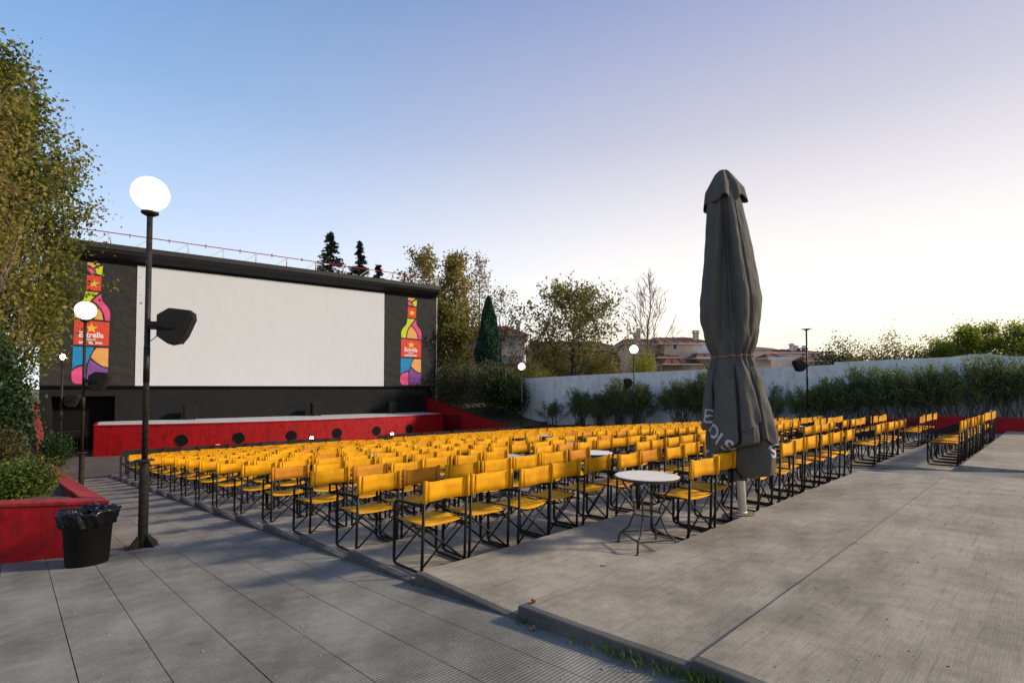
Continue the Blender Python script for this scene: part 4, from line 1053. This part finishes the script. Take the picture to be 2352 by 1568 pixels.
# ------------------------------------------------------------------ small lights on the ground by the stage
for (X_, Y_, lb, mt) in ((900, 996, 'small white floor light glowing beyond the front row, right of centre', 'bulb'), (715, 1005, 'small white floor light glowing beyond the front row, left of centre', 'bulb'), (500, 1022, 'small red floor light behind the front row of chairs', 'bulbred')):
    d = ray(X_, Y_); tt = (-1.28 - CZ) / d[2]; p = at(X_, Y_, tt)
    t = thing('floor_light', lb, 'light', (p.x, p.y, -1.9), 0, 'floor lights before the stage')
    m = MB(); m.tube([(0, 0, 0), (0, 0, .52)], .02, 6); m.box(-.1, .1, -.01, .08, .52, .7); m.build('housing', M['blackpaint'], t)
    m = MB(); m.box(-.085, .085, -.022, -.011, .55, .67); m.build('lens', M[mt], t)

# ------------------------------------------------------------------ houses behind the wall
class House:
    def __init__(s, label, X, t, name='house', cat='house', yaw=0):
        s.t = t; s.X = X; p = at(X, 890, t); s.o = thing(name, label, cat, (p.x, p.y, 0), -AZ + yaw); s.c = math.cos(yaw)
    def u(s, X): return (ray(X, 784)[0] * RT[0] + ray(X, 784)[1] * RT[1]) * s.t - (ray(s.X, 784)[0] * RT[0] + ray(s.X, 784)[1] * RT[1]) * s.t
    def z(s, Y): return at(s.X, Y, s.t).z
    def box(s, name, X0, X1, Y0, Y1, d0, d1, mt):
        m = MB(); m.box(s.u(X0), s.u(X1), d0, d1, s.z(Y1) if Y1 is not None else -2.4, s.z(Y0)); return m.build(name, mt, s.o)
    def hip(s, X0, X1, Ye, XR0, XR1, Yr, d0, d1, name='roof', ov=.35, mt=None):
        m = MB(); e = s.z(Ye); r = s.z(Yr); a0, a1 = s.u(X0), s.u(X1); b0, b1 = s.u(XR0), s.u(XR1); dm = (d0 + d1) / 2; q = .12
        E = [(a0, d0 - ov, e), (a1, d0 - ov, e), (a1, d1 + ov, e), (a0, d1 + ov, e)]; T = [(b0, dm, r), (b1, dm, r)]
        m.face([E[0], E[1], T[1], T[0]]); m.face([E[1], E[2], T[1]]); m.face([E[2], E[3], T[0], T[1]]); m.face([E[3], E[0], T[0]])
        m.box(a0, a1, d0 - ov, d1 + ov, e - q, e - .002, 1)
        ob = m.build(name, [mt or M['roof'], M['pink']], s.o, fix=False)
        n = int((a1 - a0) / .9)     # rows of cover tiles read as ribs running down the slope
        g = MB()
        for i in range(1, n):
            x = a0 + (a1 - a0) * i / n; tx = b0 + (b1 - b0) * i / n
            g.tube([(x, d0 - ov - .02, e + .03), (tx, dm, r + .03)], .05, 3, caps=False)
        g.build('tile_rows', mt or M['roof'], s.o, fix=False, kind='stuff')
        return ob
    def win(s, X0, X1, Y0, Y1, d=0, shutter=False, name='window'):
        a0, a1, z0, z1 = s.u(X0), s.u(X1), s.z(Y1), s.z(Y0); f = MB(); w_ = .09
        f.box(a0, a1, d - .06, d - .005, z0, z0 + w_); f.box(a0, a1, d - .06, d - .005, z1 - w_, z1); f.box(a0, a0 + w_, d - .055, d - .005, z0 + w_, z1 - w_); f.box(a1 - w_, a1, d - .055, d - .005, z0 + w_, z1 - w_)
        if a1 - a0 > 1.1: mm = (a0 + a1) / 2; f.box(mm - .04, mm + .04, d - .05, d - .005, z0 + w_, z1 - w_)
        o = f.build(name, M['shutter'], s.o); p = MB(); p.box(a0 + w_, a1 - w_, d - .03, d - .006, z0 + w_, z1 - w_); p.build('shutter' if shutter else 'pane', M['shutter'] if shutter else M['glass'], o)
    def chimney(s, X0, X1, Y0, Y1, d, mt=None):
        a0, a1, z0, z1 = s.u(X0), s.u(X1), s.z(Y1), s.z(Y0); m = MB(); h = z1 - z0
        m.box(a0, a1, d, d + (a1 - a0), z0, z1 - h * .22); o = m.build('chimney', mt or M['beige'], s.o)
        m = MB(); e = .08; m.box(a0 - e, a1 + e, d - e, d + (a1 - a0) + e, z1 - h * .22, z1 - h * .14)
        for q in (a0, a1 - .1):
            m.box(q, q + .1, d, d + .1, z1 - h * .14, z1 - h * .05); m.box(q, q + .1, d + (a1 - a0) - .1, d + (a1 - a0), z1 - h * .14, z1 - h * .05)
        m.box(a0 - e, a1 + e, d - e, d + (a1 - a0) + e, z1 - h * .05, z1); m.build('chimney_cap', mt or M['beige'], o)
h = House('pale house with red hipped roof and chimney behind the cypress', 1130, 52)
h.box('wall', 1040, 1205, 768, None, 0, 9, M['pink']); h.hip(1030, 1215, 768, 1062, 1166, 737, 0, 9); h.chimney(1185, 1195, 730, 765, 2, M['pink'])
h.win(1144, 1162, 774, 786); h.win(1096, 1112, 776, 790); h.win(1176, 1188, 778, 800, shutter=True); h.box('balcony', 1140, 1200, 818, 836, -1.2, -.01, M['pink'])
h = House('long low brown house with a falling roof behind the plane tree', 1300, 62)
h.box('wall', 1212, 1440, 800, None, 0, 9, M['beigedark']); h.hip(1200, 1450, 802, 1226, 1380, 776, 0, 9, mt=mat('roof_brown', (.13, .095, .055), .9, var=.2, scale=6))
h.win(1231, 1243, 838, 852, shutter=True); h.win(1262, 1272, 838, 852); h.win(1356, 1366, 828, 850, shutter=True)
h = House('small red walled house with white window frames and tiled roof', 1440, 58)
h.box('wall', 1409, 1462, 823, None, 0, 7, M['redhouse']); h.hip(1400, 1468, 823, 1412, 1440, 801, 0, 7); h.win(1424, 1443, 833, 853, shutter=True); h.win(1411, 1417, 833, 853, shutter=True)
h.box('balcony', 1400, 1455, 853, 866, -1.2, -.01, M['pink'])
h = House('beige house with twin chimneys behind the bare tree', 1480, 55)
h.box('wall', 1437, 1533, 787, None, 0, 8, M['beige']); h.hip(1430, 1538, 788, 1452, 1500, 770, 0, 8)
h.chimney(1455, 1463, 765, 800, -.6, M['pink']); h.chimney(1473, 1480, 750, 782, 1.5)
h.win(1503, 1520, 791, 806, shutter=True); h.win(1465, 1475, 812, 824)
h.hip(1496, 1548, 823, 1505, 1540, 813, -2.5, -.02, name='porch_roof', ov=.2); h.box('porch_wall', 1506, 1545, 840, None, -3.2, -2.6, M['beigedark']); h.hip(1495, 1580, 839, 1510, 1562, 828, -4.2, -2.4, name='porch_roof', ov=.2)
h = House('large beige house with tiled gable roof and white balcony, left of the umbrella', 1580, 53)
h.box('wall', 1527, 1640, 786, None, 0, 9, M['beige']); h.hip(1512, 1650, 788, 1530, 1620, 765, 0, 9)
h.chimney(1610, 1621, 754, 785, 1.8); h.win(1545, 1557, 789, 804); h.win(1612, 1632, 790, 806, shutter=True)
h.box('balcony_floor', 1590, 1640, 811, 814, -1.6, -.02, M['shutter']); h.box('balcony_rail', 1588, 1642, 803, 811, -1.62, -1.56, M['shutter'])
h.hip(1577, 1700, 824, 1592, 1690, 813, -2.6, -.03, name='lower_roof', ov=.3); h.box('fascia', 1577, 1700, 823.5, 827.5, -3.0, -2.9, M['shutter'])
h.win(1586, 1600, 837, 853, shutter=True); h.win(1619, 1628, 839, 853); h.win(1629, 1637, 839, 853, shutter=True)
h = House('beige house end with tiled lean-to roof showing right of the umbrella', 1745, 53)
h.box('wall', 1700, 1772, 800, None, 0, 8, M['pink']); h.hip(1690, 1776, 800, 1705, 1762, 788, 0, 8); h.hip(1735, 1788, 823, 1745, 1775, 814, -2.4, -.03, name='lower_roof', ov=.2); h.box('fascia', 1735, 1788, 823.5, 829, -2.7, -2.62, M['shutter'])
h = House('pale pink house with solar boilers on its long tiled roof', 1830, 56)
h.box('wall', 1776, 1893, 808, None, 0, 8, M['pink']); h.hip(1770, 1898, 809, 1778, 1870, 796, 0, 8)
h.chimney(1835, 1842, 786, 806, 1.5, M['pink']); h.chimney(1846, 1850, 790, 806, 1.6, M['pink']); h.chimney(1850.5, 1854, 792, 806, 2.4, M['pink'])
h.win(1841, 1851, 810, 819); h.win(1865, 1872, 811, 820); h.hip(1820, 1896, 830, 1828, 1892, 820, -2.6, -.03, name='lower_roof', ov=.2)
for X_ in (1868, 1886):
    m = MB(); a, b = h.u(X_ - 6), h.u(X_ + 6); z = h.z(794); m.tube([(a, 3, z), (b, 3, z)], .27, 12); o = m.build('boiler', M['steel'], h.o, smooth=True)
    m = MB(); m.hexa([(a, 2.0, z - .95), (b - .5, 2.0, z - .95), (b - .5, 2.9, z - .3), (a, 2.9, z - .3), (a, 2.0, z - .9), (b - .5, 2.0, z - .9), (b - .5, 2.9, z - .25), (a, 2.9, z - .25)]); m.build('solar_panel', M['glass'], o)
h = House('low brown roofed house beyond the right oleanders', 1925, 70)
h.box('wall', 1890, 1985, 822, None, 0, 7, M['beige']); h.hip(1885, 1992, 824, 1896, 1970, 813, 0, 7); h.chimney(1914, 1927, 805, 818, 1)

# ------------------------------------------------------------------ trees
def tbase(X, Y, t, z0=None): p = at(X, Y, t); return (p.x, p.y, p.z if z0 is None else z0)
def pf(pts):
    def f(h):
        for (a, b), (c, d) in zip(pts[:-1], pts[1:]):
            if h <= c: return b + (d - b) * (h - a) / (c - a)
        return pts[-1][1]
    return f
# large tree on the left, two crowns of the same kind grow together
tree('poplar_tree', 'tall poplar with olive and gold leaves rising over the left edge of the screen', (-.65, 25.5, -1.0), 14.2,
     pf([(0, .4), (.2, 1.1), (.28, 1.4), (.34, 1.8), (.44, 2.45), (.53, 2.6), (.69, 2.35), (.84, 1.6), (1, .4)]), 84, 44000, .155, L_POP, M['bark'], 21, tr=.2, first=.10, stems=4, sigma=.36, subs=8, rise=.5, top_thin=.012)
tree('poplar_tree', 'bare-branched poplar at the left frame edge with thinning brown leaves', (-1.5, 19.0, -.7), 10.5,
     pf([(0, .4), (.2, 1.6), (.5, 2.2), (.8, 1.5), (1, .3)]), 50, 9000, .13, L_GOLD, M['bark'], 22, tr=.13, first=.12, stems=3, sigma=.35, subs=8, rise=.55, top_thin=.012)
bush('ivy_hedge', 'dark green leafy hedge mass below the poplar on the left', (-.75, 15.5, -.9), 1.2, 1.6, 3.2, 31, L_DARK, 26000, .085, 16)
bush('shrub', 'brownish dry shrub beside the sloping red wall on the left', (-.45, 15.2, -.80), .62, 1.0, 1.25, 32, L_BROWN, 9000, .06, 10, spiky=1)
bush('shrub', 'small dark weed hanging over the red wall by the left doorway', (.9, 21.5, -1.1), .5, .8, 1.0, 38, L_DARK, 2500, .07, 6, spiky=1)
bush('round_bush', 'round bright green clipped bush in the near red planter', (-.05, 10.0, -.30), .66, .60, .62, 33, L_BUSH, 16000, .038, 14)
oleander('yellowish upright sprig growing behind the round bush', (.10, 11.6, -.45), .5, .8, 34, 7, .11, 40, mtl=L_BUSH, name='sapling', depth=.2)

for (X_, Yt, t_, r_, sd, lb) in ((756, 530, 62, 1.9, 1, 'tallest dark spruce showing above the screen roof'), (823, 552, 62, 1.35, 2, 'slender spruce above the screen roof, middle of three'), (867, 607, 60, 1.3, 3, 'small spruce tip above the screen roof, right of two taller ones')):
    top = at(X_, Yt, t_).z; p = at(X_, 890, t_); conifer('spruce_tree', lb, (p.x, p.y, -1), top + 1, r_ * 3.0, sd, group='spruces behind the screen', n=30000, lsize=.26)
for (X_, Yt, t_, pr_, nl, nleaf, ls, lm, sd, lb, kw) in (
    (968, 562, 47, [(0,.5),(.3,2.2),(.6,2.4),(.85,1.8),(1,.4)], 40, 5000, .26, L_GOLD, 41, 'golden leaved poplar peeking over the right end of the screen roof', {}),
    (1045, 570, 44, [(0,.5),(.25,2.4),(.5,2.2),(.8,1.4),(1,.3)], 46, 6500, .25, L_GOLD, 42, 'full golden green poplar immediately right of the screen', {}),
    (1100, 575, 46, [(0,.3),(.4,1.7),(.7,1.7),(1,.3)], 26, 1500, .20, L_GOLD, 43, 'thin poplar with a few dark leaves, left of the cypress', {'bare': True}),
    (1150, 660, 47, [(0,.3),(.4,2.2),(.75,1.9),(1,.5)], 22, 1300, .22, L_PLANE, 44, 'sparse young tree rising behind the cypress', {'bare': True}),
    (1022, 690, 41, [(0,1.2),(.4,2.4),(.8,1.8),(1,.5)], 26, 9000, .22, L_PLANE, 45, 'lower olive green tree tucked against the screen end', {})):
    top = at(X_, Yt, t_).z; p = at(X_, 890, t_)
    tree('poplar_tree' if sd != 45 else 'young_tree', lb, (p.x, p.y, -.2), top + .2, pf(pr_), nl, nleaf, ls, lm, M['bark'], sd, tr=.12, first=.18, sigma=.34, subs=6, rise=.5, **kw)
p = at(1122, 890, 40); cypress('cypress_tree', 'narrow dark green cypress in front of the red roofed house', (p.x, p.y, .2), at(1122, 684, 40).z - .2, 1.15, 51)
for (X_, Yt, t_, rx, sd, lm, lb) in ((1060, 840, 38, 2.2, 61, L_WILL, 'grey green bush on the bank beside the screen'), (1125, 845, 35.5, 2.0, 62, L_WILL, 'loose grey green bush under the cypress'), (1165, 870, 34.5, 1.5, 63, L_DARK, 'dark bush left of the white wall end'), (1210, 850, 41, 2.0, 64, L_PLANE, 'olive bush behind the white wall corner'), (1035, 800, 41, 2.0, 65, L_PLANE, 'brownish green bush at the foot of the poplars')):
    p = at(X_, 890, t_); b0 = -.4; bush('bush', lb, (p.x, p.y, b0), rx, rx, at(X_, Yt, t_).z - b0, sd, lm, 9000, .13, 12, spiky=1)
oleander('low green shrub at the near end of the white wall, under the lamp', (24.5, 22.3, -1.0), 2.4, 1.55, 71, 22, .16, 90)
p = at(1310, 890, 46); top = at(1310, 655, 46).z
tree('plane_tree', 'wide round plane tree with sparse leaves backlit behind the white wall', (p.x, p.y, -1), top + 1, pf([(0,.5),(.2,4.4),(.4,5.9),(.6,6.0),(.8,4.8),(1,1.8)]), 84, 8000, .27, L_PLANE, M['barkdark'], 81, tr=.2, first=.15, sigma=.26, subs=9, rise=.8, stems=3)
for (X_, Yt, rx, sd, lm, lb) in ((1262, 800, 2.3, 82, L_PLANE, 'olive shrub below the left side of the plane tree'), (1375, 815, 2.2, 83, L_PLANE, 'olive shrub below the right side of the plane tree')):
    p = at(X_, 890, 44); bush('bush', lb, (p.x, p.y, -.5), rx, 2, at(X_, Yt, 44).z + .5, sd, lm, 7000, .17, 12)
p = at(1492, 890, 42); top = at(1492, 615, 42).z
tree('bare_tree', 'leafless tree with upright branches against the pale sky', (p.x, p.y, -1), top + 1, pf([(0,.4),(.3,3.6),(.55,3.2),(.8,1.6),(1,.2)]), 30, 0, .1, L_PLANE, M['bark'], 91, tr=.15, first=.30, subs=5, bare=True, rise=.55, top_thin=.022)
p = at(1473, 890, 37); bush('bush', 'bright yellow green bush peeking over the white wall by the lamp', (p.x, p.y, .3), 1.15, 1.1, at(1473, 826, 37).z - .3, 92, L_YEL, 6000, .13, 9)
for (X_, Yt, t_, rx, sd, lm, lb) in ((1960, 795, 45, 1.9, 101, L_PLANE, 'sunlit shrub beyond the wall, leftmost of the right-hand row'), (2010, 805, 43, 1.9, 102, L_PLANE, 'low sunlit shrub second in the row beyond the wall'), (2075, 800, 42, 2.0, 103, L_PLANE, 'low sunlit bush third in the row beyond the wall'),
                                    (2130, 806, 41, 1.7, 104, L_PLANE, 'small bush before the taller trees beyond the wall'), (1905, 818, 40, 1.6, 105, L_DARK, 'dark pinkish shrub behind the right post')):
    p = at(X_, 890, t_); bush('bush', lb, (p.x, p.y, -1), rx, 1.8, at(X_, Yt, t_).z + 1, sd, lm, 5000, .17, 12, group='bushes beyond the right wall')
for (X_, Yt, t_, sd, lb) in ((2170, 785, 40, 111, 'smaller backlit leafy tree beyond the right wall'), (2255, 742, 38, 112, 'tallest backlit leafy tree beyond the right wall'), (2350, 742, 36, 113, 'backlit leafy tree at the right frame edge')):
    p = at(X_, 890, t_); top = at(X_, Yt, t_).z
    tree('leafy_tree', lb, (p.x, p.y, -1), top + 1, pf([(0,.6),(.3,2.0),(.6,2.2),(.85,1.5),(1,.6)]), 40, 15000, .17, leafmat('right_leaves%d' % sd, [(.09,.12,.02),(.22,.26,.03),(.40,.40,.05)], .7), M['barkdark'], sd, tr=.12, first=.12, sigma=.36, subs=7, rise=.4, stems=2)

# oleanders along the white wall (y position along the wall, width, height above the bed)
OL = [(19.9, 1.5, 1.75, 0), (18.4, 1.3, 1.5, 1), (17.1, 1.5, 2.05, 1), (15.9, 1.5, 1.8, 0), (13.4, 2.0, 1.75, 0), (12.1, 2.1, 2.0, 0), (10.6, 1.8, 1.6, 0), (9.0, .9, 1.6, 0), (7.6, 1.5, 1.5, 0), (6.6, 1.6, 1.9, 0), (5.6, 1.7, 2.15, 0), (4.7, 1.7, 2.1, 0), (3.85, 1.7, 2.2, 0), (3.0, 1.6, 2.1, 0), (2.2, 1.8, 2.25, 0), (1.25, 1.5, 2.1, 0), (.2, 1.6, 2.2, 0), (-.8, 1.6, 2.0, 0)]
OLL = ['thin leggy oleander nearest the far end of the white wall', 'low oleander with a few pink flowers, second from the far end', 'tall leggy oleander with pink flower tips left of the middle lamp', 'dense oleander left beside the middle right lamp post', 'wide oleander just right of the middle lamp post', 'tallest rounded oleander between the middle lamp and the umbrella', 'lower oleander close to the left side of the umbrella', 'small thin oleander showing right of the umbrella', 'low oleander left of the post without a globe', 'oleander directly behind the post without a globe', 'tall oleander right of the post without a globe', 'dark dense oleander in the middle of the right hedge', 'olive tinted oleander mid hedge over the chairs', 'oleander left of the bright spreading one', 'spreading bright oleander before the wall bump', 'drooping oleander right of the wall bump', 'dark oleander at the right frame edge', 'oleander outside the right edge of the hedge']
for i, ((y, wd, hh, fl), lb) in enumerate(zip(OL, OLL)):
    oleander(lb, (24.35, y, .30 - .058 * max(0, y)), wd * 1.15, hh * (1.25 if y > 9.5 else 1.02), 200 + i, (46 if y > 9.5 else 32) if wd > 1 else 14, .20, 95, 'oleanders along the white wall', flower=fl)

# ------------------------------------------------------------------ weeds, litter
rng = np.random.default_rng(8)
C = []; D = []
for (yc, sp, n, h) in ((1.75, .10, 90, .09), (1.95, .25, 40, .05), (1.38, .12, 130, .10), (1.22, .06, 120, .11), (1.05, .05, 70, .12), (2.62, .05, 25, .05), (3.9, .06, 40, .05), (5.2, .06, 20, .04), (10.0, .1, 60, .06), (.95, .06, 40, .10)):
    y = rng.normal(yc, sp, n); x = 2.52 + rng.normal(0, .018, n); hh = h * rng.uniform(.4, 1.2, n)
    d = np.stack([rng.normal(0, .5, n), rng.normal(0, .5, n), np.ones(n)], 1); d /= np.linalg.norm(d, axis=1)[:, None]
    keep = rng.random(n) < .75; x, y, hh, d = x[keep], y[keep], hh[keep], d[keep]
    C.append(np.stack([x, y, -S * y + 0.0 * hh], 1) + d * hh[:, None] * .5); D.append(d * hh[:, None])
C = np.concatenate(C); D = np.concatenate(D); L_ = np.linalg.norm(D, axis=1)
me = leaves_mesh('grass', C, .078, L_GRASS, rng, 1.0, D / L_[:, None] * 3, wr=.045)
link('grass', me, None, kind='stuff', label='green weeds growing along the foot of the kerb')
m = MB(); rd = random.Random(4)
for _ in range(200):
    x = rd.uniform(-.5, 2.5); y = rd.uniform(1.2, 9); r = rd.uniform(.002, .006); m.box(x - r, x + r, y - r, y + r * rd.uniform(.6, 1.6), gz(y) - .001, gz(y) + r)
for _ in range(160):
    x = rd.uniform(2.7, 10); y = rd.uniform(.2, 2.6) if rd.random() < .8 else rd.uniform(2.6, 5); k = 0 if y < 1.36 else int((y - 1.36) / 1.285) + 1
    z = -S * yk(k) if k else 0; r = rd.uniform(.002, .006); m.box(x - r, x + r * 1.4, y - r, y + r, z, z + r)
m.build('grit', mat('grit', (.22, .21, .19), .9, var=.5, scale=30), kind='stuff', label='loose grit scattered on the concrete')
def leaf(x, y, z, lb, col, s=.05):
    o = sheet(lambda u, v: (u * s * (1 - abs(v) ** 2), v * s * 1.3, .012 * u * u + .010 * v * v + .003), np.linspace(-1, 1, 5), np.linspace(-1, 1, 7)).build('fallen_leaf', mat('dead_leaf', col, .8, var=.3, scale=60), None, smooth=True, label=lb, category='leaf', group='fallen leaves')
    o.location = (x, y, z); o.rotation_euler = (0, 0, x * 7)
leaf(2.66, 2.60, -S * yk(1) + .0, 'reddish brown dead leaf at the low corner of the terrace kerb', (.30, .08, .03), .022)
leaf(2.50, 2.45, gz(2.45), 'tan dead leaf on the paving below the kerb', (.35, .24, .14), .02)
leaf(3.9, 2.9, -S * yk(2), 'pale curled leaf on the terrace left of the cream table', (.5, .45, .36), .018)
leaf(3.6, 2.75, -S * yk(2), 'whitish leaf scrap on the terrace nearer the kerb than its twin', (.5, .45, .36), .016)
